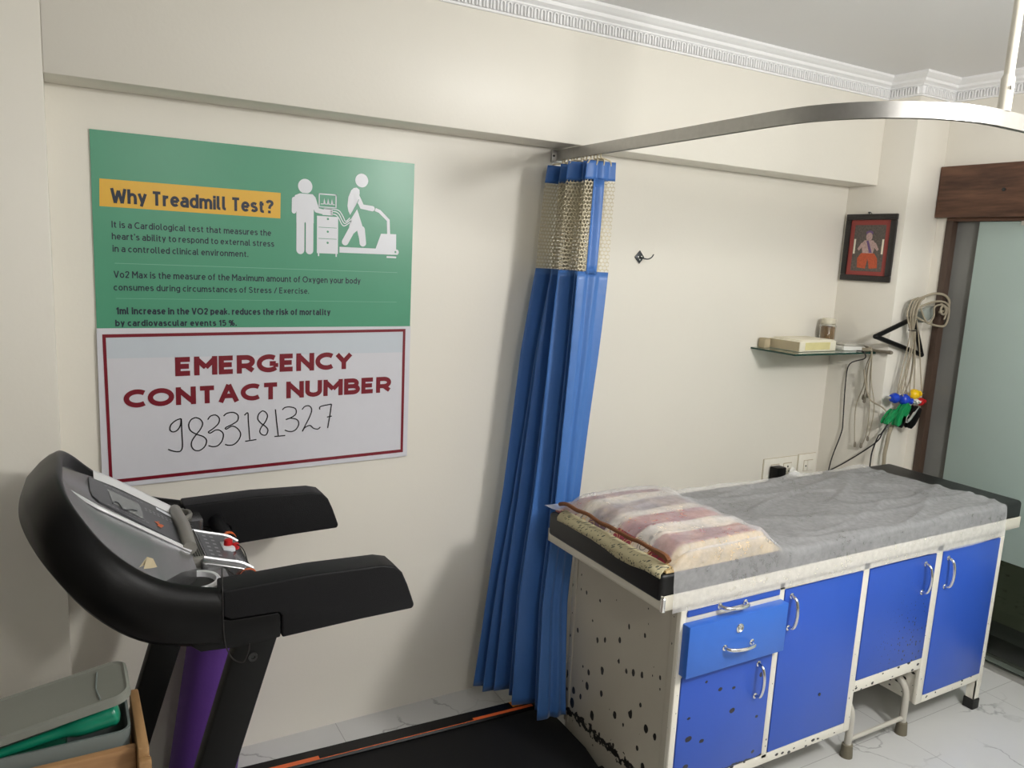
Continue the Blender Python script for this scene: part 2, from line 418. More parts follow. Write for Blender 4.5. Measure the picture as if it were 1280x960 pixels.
CARDW = plain('yellowed_white_card', srgb(232, 226, 206), 0.7, var=0.12, scale=14)
CARDY = plain('yellow_print_card', srgb(216, 206, 150), 0.7, var=0.1, scale=40)
CARDT = plain('tan_card_side', srgb(184, 170, 140), 0.75, var=0.1, scale=20)
SHELFG = glass_mat('green_edged_glass', (0.80, 0.92, 0.86, 1), 0.0)
GEDGE = plain('glass_cut_edge', (0.012, 0.05, 0.038, 1), 0.15)
JARG = glass_mat('jar_glass', (0.95, 0.95, 0.92, 1), 0.02)
JARFILL = plain('brown_powder', srgb(150, 120, 84), 0.9, var=0.2, scale=120)
JARLID = plain('whitish_lid', srgb(214, 208, 188), 0.4)
CABLEG = plain('grey_cable', srgb(158, 148, 128), 0.5)
CABLEGD = plain('dark_grey_cable', srgb(120, 112, 98), 0.5)
CABLEB = plain('black_cable', (0.016, 0.014, 0.014, 1), 0.45)
CLIPBLUE = plain('blue_clip', srgb(20, 62, 186), 0.3)
CLIPYEL = plain('yellow_clip', srgb(236, 192, 10), 0.3)
CLIPRED = plain('red_clip', srgb(180, 22, 28), 0.3)
CLIPGREEN = plain('green_clip', srgb(16, 132, 74), 0.3)
FRAMEB = plain('black_carved_frame', (0.016, 0.013, 0.012, 1), 0.3, bump=0.8, bscale=120)
MATRED = plain('red_mount', srgb(150, 66, 60), 0.6)
PICBG = plain('dark_painted_ground', srgb(92, 84, 78), 0.4, var=0.8, scale=120)
SKINP = plain('pale_paint', srgb(184, 156, 150), 0.5, var=0.55, scale=170)
ORANGEP = plain('orange_paint', srgb(186, 84, 50), 0.5, var=0.45, scale=170)
PURPLEP = plain('violet_paint', srgb(110, 84, 130), 0.5, var=0.2, scale=80)
IRONM = plain('dark_iron', (0.07, 0.075, 0.08, 1), 0.4, 0.7)
DARKROOM = plain('dark_corridor_paint', (0.26, 0.27, 0.22, 1), 0.8)

# ------------------------------------------------------------------ mesh helpers
class MB:
    def __init__(self):
        self.v = []; self.f = []; self.uv = {}
    def add(self, vs_, fs_):
        o = len(self.v)
        self.v += [tuple(p) for p in vs_]
        self.f += [tuple(i + o for i in q) for q in fs_]
        return self
    def box(self, x0, x1, y0, y1, z0, z1, rot=None, about=None):
        vs_ = [(x, y, z) for x in (x0, x1) for y in (y0, y1) for z in (z0, z1)]
        if rot is not None:
            a = Vector(about) if about else Vector(((x0 + x1) / 2, (y0 + y1) / 2, (z0 + z1) / 2))
            vs_ = [tuple(rot @ (Vector(p) - a) + a) for p in vs_]
        return self.add(vs_, [(0, 1, 3, 2), (4, 6, 7, 5), (0, 4, 5, 1), (2, 3, 7, 6), (0, 2, 6, 4), (1, 5, 7, 3)])
    def prism(self, poly, axis, a0, a1):
        """poly: 2D outline; axis = the axis it is extruded along"""
        mk = {'x': lambda p, a: (a, p[0], p[1]), 'y': lambda p, a: (p[0], a, p[1]), 'z': lambda p, a: (p[0], p[1], a)}[axis]
        n = len(poly)
        vs_ = [mk(p, a0) for p in poly] + [mk(p, a1) for p in poly]
        fs_ = [tuple(range(n)), tuple(range(2 * n - 1, n - 1, -1))] + [(i, (i + 1) % n, n + (i + 1) % n, n + i) for i in range(n)]
        return self.add(vs_, fs_)
    def tube(self, pts, r, seg=8, closed=False, cap=True, sub=0, radii=None):
        P = [Vector(p) for p in pts]
        if sub: P = spline(P, sub, closed)
        n = len(P)
        if n < 2: return self
        rings = []
        prev = None
        for i in range(n):
            a = P[i - 1] if (i > 0 or closed) else P[i]
            b = P[(i + 1) % n] if (i < n - 1 or closed) else P[i]
            t = (b - a).normalized() if (b - a).length > 1e-9 else Vector((0, 0, 1))
            if prev is None:
                up = Vector((0, 0, 1)) if abs(t.z) < 0.9 else Vector((1, 0, 0))
                s = t.cross(up).normalized()
            else:
                s = (prev - t * prev.dot(t))
                s = s.normalized() if s.length > 1e-6 else t.orthogonal().normalized()
            prev = s
            w = s.cross(t)
            rr = radii[min(i, len(radii) - 1)] if radii else r
            rings.append([P[i] + (s * math.cos(2 * PI * k / seg) + w * math.sin(2 * PI * k / seg)) * rr for k in range(seg)])
        vs_ = [p for ring in rings for p in ring]
        fs_ = []
        m = n if closed else n - 1
        for i in range(m):
            j = (i + 1) % n
            for k in range(seg):
                k2 = (k + 1) % seg
                fs_.append((i * seg + k, i * seg + k2, j * seg + k2, j * seg + k))
        if cap and not closed:
            fs_.append(tuple(range(seg - 1, -1, -1)))
            fs_.append(tuple((n - 1) * seg + k for k in range(seg)))
        return self.add(vs_, fs_)
    def lathe(self, prof, c, seg=24, axis=None):
        """prof: (radius, height) pairs from one end to the other about the axis through c"""
        ax = Vector(axis).normalized() if axis else Vector((0, 0, 1))
        s = ax.orthogonal().normalized(); w = ax.cross(s)
        c = Vector(c)
        vs_ = []
        for r, h in prof:
            for k in range(seg):
                a = 2 * PI * k / seg
                vs_.append(c + ax * h + (s * math.cos(a) + w * math.sin(a)) * max(r, 1e-5))
        fs_ = []
        for i in range(len(prof) - 1):
            for k in range(seg):
                k2 = (k + 1) % seg
                fs_.append((i * seg + k, i * seg + k2, (i + 1) * seg + k2, (i + 1) * seg + k))
        if prof[0][0] > 1e-4: fs_.append(tuple(range(seg - 1, -1, -1)))
        if prof[-1][0] > 1e-4: fs_.append(tuple((len(prof) - 1) * seg + k for k in range(seg)))
        return self.add(vs_, fs_)
    def ball(self, c, rx, ry=None, rz=None, seg=14, rot=None):
        ry = ry or rx; rz = rz or rx
        c = Vector(c); rows = max(6, seg // 2)
        vs_ = []
        for i in range(1, rows):
            th = PI * i / rows
            for k in range(seg):
                ph = 2 * PI * k / seg
                p = Vector((rx * math.sin(th) * math.cos(ph), ry * math.sin(th) * math.sin(ph), rz * math.cos(th)))
                if rot is not None: p = rot @ p
                vs_.append(c + p)
        top = Vector((0, 0, rz)); bot = Vector((0, 0, -rz))
        if rot is not None: top = rot @ top; bot = rot @ bot
        vs_ += [c + top, c + bot]
        t = len(vs_) - 2
        fs_ = []
        for i in range(rows - 2):
            for k in range(seg):
                k2 = (k + 1) % seg
                fs_.append((i * seg + k, (i + 1) * seg + k, (i + 1) * seg + k2, i * seg + k2))
        for k in range(seg):
            k2 = (k + 1) % seg
            fs_.append((t, k, k2)); fs_.append((t + 1, (rows - 2) * seg + k2, (rows - 2) * seg + k))
        return self.add(vs_, fs_)
    def grid(self, rows, close_u=False):
        o = len(self.v); n = len(rows[0])
        for r in rows: self.v += [tuple(p) for p in r]
        for i in range(len(rows) - 1):
            for k in range(n - 1 + (1 if close_u else 0)):
                k2 = (k + 1) % n
                self.f.append((o + i * n + k, o + i * n + k2, o + (i + 1) * n + k2, o + (i + 1) * n + k))
        return self
    def build(self, name, mat, parent=None, bevel=0.0, seg=2, smooth=35, weld=False, origin=None):
        me = bpy.data.meshes.new(name)
        if origin is None:
            if parent is not None:
                origin = Vector(parent['_o'])
            else:
                xs = [p[0] for p in self.v]; ys = [p[1] for p in self.v]; zs = [p[2] for p in self.v]
                origin = Vector(((min(xs) + max(xs)) / 2, (min(ys) + max(ys)) / 2, min(zs)))
        origin = Vector(origin)
        bm = bmesh.new()
        bv = [bm.verts.new(Vector(p) - origin) for p in self.v]
        for q in self.f:
            try: bm.faces.new([bv[i] for i in q])
            except ValueError: pass
        bm.verts.ensure_lookup_table()
        if weld: bmesh.ops.remove_doubles(bm, verts=bm.verts, dist=1e-5)
        bmesh.ops.recalc_face_normals(bm, faces=bm.faces)
        if bevel > 0:
            bm.normal_update()
            ed = [e for e in bm.edges if len(e.link_faces) == 2 and e.calc_face_angle(0) > math.radians(40)]
            bmesh.ops.bevel(bm, geom=ed, offset=bevel, segments=seg, profile=0.5, affect='EDGES', clamp_overlap=True)
        bm.to_mesh(me); bm.free()
        if smooth:
            for pl in me.polygons: pl.use_smooth = True
            me.set_sharp_from_angle(angle=math.radians(smooth))
        me.materials.append(mat)
        o = bpy.data.objects.new(name, me)
        COL.objects.link(o)
        if parent is not None:
            o.parent = parent
            o.location = origin - Vector(parent['_o'])
        else:
            o.location = origin
        o['_o'] = tuple(origin)
        return o

def spline(P, sub, closed=False):
    n = len(P); out = []
    rng = n if closed else n - 1
    for i in range(rng):
        p0 = P[(i - 1) % n] if (closed or i > 0) else P[0]
        p1 = P[i]; p2 = P[(i + 1) % n]
        p3 = P[(i + 2) % n] if (closed or i < n - 2) else P[-1]
        for k in range(sub):
            t = k / sub
            out.append(0.5 * ((2 * p1) + (p2 - p0) * t + (2 * p0 - 5 * p1 + 4 * p2 - p3) * t * t + (3 * p1 - p0 - 3 * p2 + p3) * t * t * t))
    if not closed: out.append(P[-1])
    return out

def lerp(a, b, t): return a + (b - a) * t
def interp(x, tab):
    if x <= tab[0][0]: return tab[0][1]
    for (a, va), (b, vb) in zip(tab, tab[1:]):
        if x <= b: return lerp(va, vb, (x - a) / (b - a))
    return tab[-1][1]
def sstep(a, b, x):
    t = min(1, max(0, (x - a) / (b - a))); return t * t * (3 - 2 * t)

def thing(name, loc, label, cat, group=None):
    o = bpy.data.objects.new(name, None)
    COL.objects.link(o)
    o.location = loc; o.empty_display_size = 0.05
    o['_o'] = tuple(loc)
    return tag(o, label, cat, group)
def tag(o, label, cat, group=None):
    o['label'] = label; o['category'] = cat
    if group: o['group'] = group
    return o
def lab(o, label):
    o['label'] = label; return o
def struct(o):
    o['kind'] = 'structure'; return o

def arc(cx, cy, rx, ry, a0, a1, n=16):
    return [(cx + rx * math.cos(math.radians(lerp(a0, a1, k / n))), cy + ry * math.sin(math.radians(lerp(a0, a1, k / n)))) for k in range(n + 1)]
def smo(*pts): return [tuple(p) for p in spline([Vector(p) for p in pts], 5)]
def ring(cx, cy, rx, ry): return arc(cx, cy, rx, ry, 90, 450, 26)
X = 0.70
GLYPH = {
 'a': (0.44, [smo((0.03, 0.60), (0.20, 0.70), (0.38, 0.64), (0.43, 0.48), (0.43, 0.30)), [(0.43, 0.31), (0.43, 0.0)], smo((0.43, 0.40), (0.20, 0.40), (0.04, 0.33), (0.0, 0.20), (0.05, 0.06), (0.19, 0.0), (0.34, 0.05), (0.43, 0.16))]),
 'b': (0.47, [[(0.0, 0.0), (0.0, 1.0)], ring(0.235, 0.35, 0.235, 0.35)]),
 'c': (0.44, [arc(0.25, 0.35, 0.25, 0.35, 48, 312)]),
 'd': (0.47, [[(0.47, 0.0), (0.47, 1.0)], ring(0.235, 0.35, 0.235, 0.35)]),
 'e': (0.47, [arc(0.235, 0.35, 0.235, 0.35, 0, 318), [(0.0, 0.35), (0.47, 0.35)]]),
 'f': (0.30, [smo((0.32, 0.99), (0.20, 0.97), (0.12, 0.84), (0.12, 0.6)), [(0.12, 0.61), (0.12, 0.0)], [(-0.02, 0.68), (0.30, 0.68)]]),
 'g': (0.47, [ring(0.235, 0.35, 0.235, 0.35), [(0.47, 0.70), (0.47, 0.02)], smo((0.47, 0.03), (0.43, -0.18), (0.25, -0.27), (0.05, -0.22))]),
 'h': (0.45, [[(0.0, 0.0), (0.0, 1.0)], smo((0.0, 0.46), (0.09, 0.64), (0.24, 0.70), (0.39, 0.62), (0.45, 0.42)), [(0.45, 0.43), (0.45, 0.0)]]),
 'i': (0.02, [[(0.01, 0.0), (0.01, 0.70)], [(0.01, 0.86), (0.01, 1.0)]]),
 'k': (0.43, [[(0.0, 0.0), (0.0, 1.0)], [(0.41, 0.70), (0.02, 0.28)], [(0.15, 0.42), (0.43, 0.0)]]),
 'l': (0.16, [[(0.0, 1.0), (0.0, 0.16)], smo((0.0, 0.17), (0.02, 0.05), (0.10, 0.0), (0.18, 0.0))]),
 'm': (0.78, [[(0.0, 0.0), (0.0, 0.70)], smo((0.0, 0.48), (0.08, 0.64), (0.21, 0.70), (0.34, 0.62), (0.39, 0.44)), [(0.39, 0.45), (0.39, 0.0)], smo((0.39, 0.48), (0.47, 0.64), (0.60, 0.70), (0.73, 0.62), (0.78, 0.44)), [(0.78, 0.45), (0.78, 0.0)]]),
 'n': (0.45, [[(0.0, 0.0), (0.0, 0.70)], smo((0.0, 0.46), (0.09, 0.64), (0.24, 0.70), (0.39, 0.62), (0.45, 0.42)), [(0.45, 0.43), (0.45, 0.0)]]),
 'o': (0.48, [ring(0.24, 0.35, 0.24, 0.35)]),
 'p': (0.47, [[(0.0, 0.70), (0.0, -0.28)], ring(0.235, 0.35, 0.235, 0.35)]),
 'r': (0.28, [[(0.0, 0.0), (0.0, 0.70)], smo((0.0, 0.44), (0.08, 0.62), (0.18, 0.69), (0.30, 0.68))]),
 's': (0.40, [smo((0.38, 0.62), (0.20, 0.70), (0.04, 0.62), (0.04, 0.46), (0.20, 0.37), (0.36, 0.28), (0.38, 0.10), (0.20, 0.0), (0.0, 0.09))]),
 't': (0.32, [[(0.11, 0.94), (0.11, 0.18)], smo((0.11, 0.19), (0.14, 0.05), (0.23, 0.0), (0.33, 0.01)), [(-0.03, 0.68), (0.31, 0.68)]]),
 'u': (0.45, [smo((0.0, 0.30), (0.05, 0.08), (0.20, 0.0), (0.36, 0.06), (0.45, 0.24)), [(0.0, 0.70), (0.0, 0.29)], [(0.45, 0.70), (0.45, 0.0)]]),
 'v': (0.46, [[(0.0, 0.70), (0.23, 0.0), (0.46, 0.70)]]),
 'x': (0.44, [[(0.0, 0.70), (0.44, 0.0)], [(0.44, 0.70), (0.0, 0.0)]]),
 'y': (0.46, [[(0.0, 0.70), (0.235, 0.02)], [(0.46, 0.70), (0.14, -0.28)]]),
 'A': (0.66, [[(0.0, 0.0), (0.33, 1.0), (0.66, 0.0)], [(0.13, 0.30), (0.53, 0.30)]]),
 'B': (0.56, [[(0.0, 0.0), (0.0, 1.0)], [(0.0, 1.0)] + arc(0.30, 0.76, 0.20, 0.24, 90, -90) + [(0.0, 0.52)], [(0.0, 0.52)] + arc(0.32, 0.26, 0.24, 0.26, 90, -90) + [(0.0, 0.0)]]),
 'C': (0.62, [arc(0.40, 0.50, 0.40, 0.50, 50, 310, 24)]),
 'E': (0.46, [[(0.46, 1.0), (0.0, 1.0), (0.0, 0.0), (0.46, 0.0)], [(0.0, 0.51), (0.42, 0.51)]]),
 'G': (0.70, [arc(0.40, 0.50, 0.40, 0.50, 52, 318, 24), [(0.697, 0.20), (0.697, 0.50)], [(0.44, 0.48), (0.697, 0.48)]]),
 'I': (0.02, [[(0.01, 0.0), (0.01, 1.0)]]),
 'M': (0.70, [[(0.0, 0.0), (0.0, 1.0), (0.35, 0.38), (0.70, 1.0), (0.70, 0.0)]]),
 'N': (0.58, [[(0.0, 0.0), (0.0, 1.0), (0.58, 0.0), (0.58, 1.0)]]),
 'O': (0.80, [ring(0.40, 0.50, 0.40, 0.50)]),
 'R': (0.56, [[(0.0, 0.0), (0.0, 1.0)], [(0.0, 1.0)] + arc(0.28, 0.69, 0.26, 0.31, 90, -90) + [(0.0, 0.38)], [(0.28, 0.38), (0.56, 0.0)]]),
 'S': (0.52, [smo((0.48, 0.86), (0.26, 1.0), (0.04, 0.88), (0.05, 0.64), (0.26, 0.51), (0.46, 0.38), (0.48, 0.14), (0.26, 0.0), (0.0, 0.13))]),
 'T': (0.56, [[(0.0, 1.0), (0.56, 1.0)], [(0.28, 1.0), (0.28, 0.0)]]),
 'U': (0.56, [[(0.0, 1.0), (0.0, 0.34)] + arc(0.28, 0.32, 0.28, 0.32, 180, 360) + [(0.56, 1.0)]]),
 'V': (0.62, [[(0.0, 1.0), (0.31, 0.0), (0.62, 1.0)]]),
 'W': (0.92, [[(0.0, 1.0), (0.22, 0.0), (0.46, 0.95), (0.70, 0.0), (0.92, 1.0)]]),
 'Y': (0.62, [[(0.0, 1.0), (0.31, 0.42), (0.62, 1.0)], [(0.31, 0.44), (0.31, 0.0)]]),
 '1': (0.26, [[(0.0, 0.76), (0.24, 1.0), (0.24, 0.0)]]),
 '2': (0.50, [smo((0.02, 0.78), (0.10, 0.94), (0.26, 1.0), (0.44, 0.92), (0.47, 0.72), (0.34, 0.46), (0.02, 0.02)), [(0.0, 0.0), (0.50, 0.0)]]),
 '5': (0.50, [[(0.46, 1.0), (0.08, 1.0), (0.05, 0.52)], smo((0.05, 0.54), (0.24, 0.62), (0.44, 0.54), (0.50, 0.32), (0.42, 0.08), (0.22, 0.0), (0.0, 0.10))]),
 '%': (0.86, [ring(0.18, 0.76, 0.17, 0.23), ring(0.68, 0.24, 0.17, 0.23), [(0.66, 1.0), (0.20, 0.0)]]),
 '?': (0.44, [smo((0.0, 0.82), (0.08, 0.96), (0.24, 1.0), (0.40, 0.92), (0.42, 0.74), (0.26, 0.54), (0.20, 0.30)), [(0.20, 0.0), (0.20, 0.13)]]),
 "'": (0.02, [[(0.01, 1.0), (0.01, 0.76)]]), '.': (0.02, [[(0.01, 0.0), (0.01, 0.13)]]), ',': (0.04, [[(0.03, 0.12), (0.0, -0.10)]]), '/': (0.40, [[(0.0, -0.08), (0.40, 1.04)]]),
}
def thick_line(mb, pts, w_, y):
    """one pen stroke of even width as a flat ribbon, with mitred corners"""
    P = [Vector(p) for p in pts]
    closed = (P[0] - P[-1]).length < 1e-6
    if closed: P = P[:-1]
    n = len(P); A, B_ = [], []
    for i in range(n):
        ds = []
        if i > 0 or closed: ds.append((P[i] - P[i - 1]).normalized())
        if i < n - 1 or closed: ds.append((P[(i + 1) % n] - P[i]).normalized())
        nn = [Vector((-d.y, d.x)) for d in ds]
        o = nn[0] if len(nn) == 1 else (nn[0] + nn[1]) / max(0.30, 1 + nn[0].dot(nn[1]))
        A.append((P[i].x + o.x * w_ / 2, y, P[i].y + o.y * w_ / 2)); B_.append((P[i].x - o.x * w_ / 2, y, P[i].y - o.y * w_ / 2))
    mb.grid([A, B_], close_u=closed)
def text_into(mb, s, x0, x1, zb, cap, y, weight=0.13, wide=1.0):
    """writes s as flat pen-stroke letters on the plane y, from x0 to x1 on the baseline zb, capitals cap high"""
    pen = 0.0; strokes = []
    gap = 0.125 + weight * 0.92
    for ch in s:
        if ch == ' ': pen += 0.20 + weight * 0.5; continue
        wd, st_ = GLYPH[ch]
        pieces = []
        for p in st_:      # a sharp corner starts a new pen stroke
            cur = [p[0]]
            for a, b, c in zip(p, p[1:], p[2:]):
                cur.append(b)
                d1 = Vector((b[0] - a[0], b[1] - a[1])); d2 = Vector((c[0] - b[0], c[1] - b[1]))
                if len(p) < 7 and d1.normalized().dot(d2.normalized()) < -0.2:
                    pieces.append(cur); cur = [b]
            cur.append(p[-1]); pieces.append(cur)
        for k, p in enumerate(pieces): strokes.append((k, [(px * wide + pen, py) for px, py in p]))
        pen += wd * wide + gap
    total = pen - gap
    wpx = weight * cap
    sx = (x1 - x0 - wpx) / total
    for k, p in strokes:
        q_ = [[x0 + wpx / 2 + px * sx, zb + wpx / 2 + py * (cap - wpx)] for px, py in p]
        for e in (0, -1):     # upright pen ends reach the baseline and the cap line
            py = p[e][1]; oth = p[1] if e == 0 else p[-2]
            if abs(oth[0] - p[e][0]) < 0.6 * abs(oth[1] - p[e][1]) and min(abs(py - l) for l in (0.0, 0.70, 1.0)) < 0.02:
                q_[e][1] += wpx / 2 if py > oth[1] else -wpx / 2
        thick_line(mb, q_, wpx, y - 0.00012 * k)
    return mb

# ------------------------------------------------------------------ the room
XA, XW = 3.1465, 3.3754
ZC = 2.4686
struct(MB().box(-2.0, 6.0, -4.4, 0.3, -0.1, 0.0).build('floor', FLOOR))
struct(MB().box(-2.0, 6.0, -4.4, 0.3, ZC, ZC + 0.1).build('ceiling', CEIL))
struct(MB().box(-0.0162, XA, 0.0, 0.25, 0.0, ZC).build('wall_back', WALL))
struct(MB().box(-0.0162, XA, -0.1463, 0.0, 2.0233, ZC).build('wall_back_beam', WALL, bevel=0.003))
struct(MB().box(-2.0, -0.0162, -0.1463, 0.25, 0.0, ZC).build('wall_back_pier', WALL, bevel=0.003))
struct(MB().box(XA, XW, -0.2991, 0.25, 0.0, ZC).build('wall_corner_pier', WALL, bevel=0.003))
struct(MB().box(-2.1, -2.0, -4.4, 0.25, 0.0, ZC).build('wall_left', WALLB))
struct(MB().box(-2.0, XW, -4.5, -4.4, 0.0, ZC).build('wall_front', WALLB))
w = MB()
w.box(XW, XW + 0.12, -4.4, 0.25, 1.9, ZC)
w.box(XW, XW + 0.12, -0.345, 0.25, 0.0, 1.9)
w.box(XW, XW + 0.12, -4.4, -2.6, 0.0, 1.9)
struct(w.build('wall_right', WALL))
struct(MB().box(5.2, 5.3, -4.4, 0.25, 0.0, ZC).build('wall_corridor', DARKROOM))
struct(MB().box(XW + 0.12, 5.2, 0.15, 0.25, 0.0, ZC).build('wall_corridor_end', DARKROOM))

# plaster cornice: mitred profile with a row of arches on its lower band
def cornice():
    mb = MB()
    prof = [(0.0, 0.0), (0.010, 0.0), (0.010, 0.006), (0.013, 0.008), (0.013, 0.037), (0.020, 0.041), (0.020, 0.045),
            (0.026, 0.049), (0.035, 0.053), (0.038, 0.060), (0.038, 0.063), (0.046, 0.066), (0.052, 0.072), (0.061, 0.078), (0.061, 0.0872), (0.0, 0.0872)]
    path = [(-2.0, -0.1463), (XA, -0.1463), (XA, -0.2991), (XW, -0.2991), (XW, -4.4)]
    z0 = 2.3815
    rows = []
    n = len(path)
    for i, (x, y) in enumerate(path):
        ds = []
        if i > 0: ds.append(Vector((x - path[i - 1][0], y - path[i - 1][1])).normalized())
        if i < n - 1: ds.append(Vector((path[i + 1][0] - x, path[i + 1][1] - y)).normalized())
        nr = [Vector((d.y, -d.x)) for d in ds]
        o = nr[0] if len(nr) == 1 else (nr[0] + nr[1]) / (1 + nr[0].dot(nr[1]))
        rows.append([(x + o.x * p[0], y + o.y * p[0], z0 + p[1]) for p in prof])
    for i in range(n - 1):
        mb.grid([rows[i], rows[i + 1]])
    # arches
    def arch(px, py, tx, ty):
        nx, ny = ty, -tx
        b = 0.0125
        out = []
        w2, z1, h = 0.0095, z0 + 0.006, 0.0225
        pts = [(-w2, z1), (-w2, z1 + h)] + [(-w2 * math.cos(a), z1 + h + w2 * math.sin(a)) for a in [PI * k / 6 for k in range(1, 6)]] + [(w2, z1 + h), (w2, z1)]
        inner = [(s * 0.55, zz if k in (0, len(pts) - 1) else lerp(z1 + h * 0.7, zz, 0.8)) for k, (s, zz) in enumerate(pts)]
        def P(s, zz, d): return (px + tx * s + nx * d, py + ty * s + ny * d, zz)
        o1 = [P(s, zz, b) for s, zz in pts]; o2 = [P(s, zz, b + 0.009) for s, zz in pts]
        i1 = [P(s, zz, b) for s, zz in inner]; i2 = [P(s, zz, b + 0.009) for s, zz in inner]
        mb.grid([o1, o2, i2, i1])
    for (ax, ay), (bx, by) in zip(path, path[1:]):
        L = math.hypot(bx - ax, by - ay); tx, ty = (bx - ax) / L, (by - ay) / L
        k = max(1, int(L / 0.0245))
        for i in range(k):
            s = (i + 0.5) / k * L
            if 0.008 < s < L - 0.008 and -0.6 < ax + tx * s and ay + ty * s > -1.6:
                arch(ax + tx * s, ay + ty * s, tx, ty)
    return struct(mb.build('trim_1', PLASTER, smooth=30))
cornice()

# wooden header and glass partition on the right
h = MB().box(XW - 0.03, XW, -2.6, -0.303, 1.895, 2.112)
h.box(XW - 0.006, XW + 0.03, -2.6, -0.345, 1.880, 1.897)
hd = struct(h.build('trim_2', HEADER, bevel=0.002))
MB().lathe([(0.0075, 0.0), (0.0075, 0.0035), (0.004, 0.0045)], (XW - 0.0305, -0.584, 2.004), 12, (-1, 0, 0)).build('screw', DARKSLOT, hd)
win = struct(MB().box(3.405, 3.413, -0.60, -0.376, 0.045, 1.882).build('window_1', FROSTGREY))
jm = MB().box(3.368, 3.44, -0.376, -0.345, 0.0, 1.882)
jm.box(3.395, 3.43, -0.62, -0.376, 0.0, 0.045)
jm.build('jamb', JAMB, win, bevel=0.002)
door = struct(MB().box(3.380, 3.390, -1.50, -0.485, 0.482, 1.878).build('door_1', FROST, bevel=0.001))
MB().box(3.3802, 3.3898, -1.50, -0.485, 0.03, 0.481).build('clear_pane', CLEARG, door)
MB().box(3.374, 3.396, -0.70, -0.655, 1.862, 1.892).build('clip', METAL, door, bevel=0.002)
MB().box(3.372, 3.400, -2.6, -0.46, 0.0, 0.028).build('bottom_track', METAL, door, bevel=0.002)
d2 = struct(MB().box(3.396, 3.404, -2.6, -1.45, 0.03, 1.878).build('window_2', FROST))
struct(MB().box(3.50, 5.2, -4.4, 0.15, 0.0, 0.012).build('floor_corridor', plain('dark_green_grey_tile', srgb(84, 86, 72), 0.25, var=0.2, scale=3)))
struct(MB().box(3.50, 3.66, -1.6, 0.15, 0.012, 0.10).build('black_bench_corridor', BLKRUB, bevel=0.006))  # made-up low bench, blackens the view through the clear pane

# ------------------------------------------------------------------ treadmill
TM = thing('treadmill', (0.6, -0.525, 0.0), 'black and silver treadmill with console and handrails beside the cream wall', 'treadmill')
ty = -0.525
def mir(y): return 2 * ty - y
# running deck (slightly raised at the front)
def deckz(x): return lerp(0.135, 0.10, (x - 0.3) / 1.1)
d = MB()
XR = [-0.25 + 1.68 * k / 20 for k in range(21)]
def endx(y): return 1.430 - 0.19 * max(0, -0.57 - y)
rows = []
for y in (-0.345, -0.705):
    rows.append([(min(x, endx(y)), y, deckz(x)) for x in XR])
d.add([], [])
top = [[(x if x < 1.40 else endx(y) - 0.012, y, deckz(x) - 0.010) for x in XR] for y in (-0.345, -0.45, -0.60, -0.705)]
d.grid(top)
bot = [[(p[0], p[1], 0.055) for p in r] for r in top]
d.grid(bot)
d.grid([[r[-1] for r in top], [r[-1] for r in bot]])
d.grid([top[0], bot[0]]); d.grid([top[-1], bot[-1]])
d.build('running_belt', BELT, TM, smooth=40)
def side_rail(y0, y1):
    mb = MB()
    xs = [-0.28 + k * (1.70 / 16) for k in range(17)]
    r = []
    for x in xs:
        xx = min(x, endx((y0 + y1) / 2))
        z = deckz(x)
        r.append([(xx, y0, 0.045), (xx, y0, z - 0.008), (xx, y0 - math.copysign(0.008, y0 - y1), z), (xx, y1 + math.copysign(0.006, y0 - y1), z), (xx, y1, z - 0.006), (xx, y1, 0.045)])
    mb.grid(r, close_u=True)
    mb.add(r[-1], [(0, 1, 2, 3, 4, 5)]); mb.add(r[0], [(0, 1, 2, 3, 4, 5)])
    return mb
fr = side_rail(-0.282, -0.347).build('side_rail', BLACKPL, TM, smooth=30)
st = MB()
def strip(xa, xb, ya, yb, lift=0.0012):
    n = 8
    a = [(lerp(xa, xb, k / n), ya, deckz(lerp(xa, xb, k / n)) + lift) for k in range(n + 1)]
    b = [(lerp(xa, xb, k / n), yb, deckz(lerp(xa, xb, k / n)) + lift) for k in range(n + 1)]
    st.grid([a, b])
strip(0.60, 1.14, -0.340, -0.3435); strip(1.14, 1.37, -0.329, -0.3435); strip(0.2, 0.62, -0.325, -0.3435)
st.build('orange_stripe', ORANGE, fr, smooth=0)
st = MB(); strip(1.30, 1.352, -0.292, -0.322); st.build('warning_label', ORANGELABEL, fr, smooth=0)
st = MB(); strip(1.318, 1.33, -0.302, -0.308, 0.0018); st.build('warning_mark', INK, fr, smooth=0)
st = MB(); strip(1.372, 1.415, -0.290, -0.325); st.build('green_label', LIME, fr, smooth=0)
nr = side_rail(mir(-0.282), mir(-0.347)).build('side_rail', BLACKPL, TM, smooth=30)
st = MB()
def strip2(xa, xb, ya, yb): strip(xa, xb, mir(ya), mir(yb))
strip2(0.2, 1.10, -0.338, -0.3435)
st.build('orange_stripe', ORANGE, nr, smooth=0)
hood = MB()
hp = [(-0.34, 0.04), (-0.34, 0.13), (-0.28, 0.20), (-0.05, 0.215), (0.03, 0.19), (0.10, 0.135), (0.10, 0.04)]
hood.prism(hp, 'y', -0.272, mir(-0.272))
hood.build('motor_cover', BLACKPL, TM, bevel=0.015, seg=3)
MB().tube([(-0.10, -0.25, 0.03), (-0.10, mir(-0.25), 0.03)], 0.03, 14).build('front_roller', BLKRUB, TM)
for y in (-0.30, mir(-0.30)):
    MB().lathe([(0.022, 0), (0.026, 0.01), (0.026, 0.045)], (1.28, y, 0.0), 14).build('foot', BLKRUB, TM)
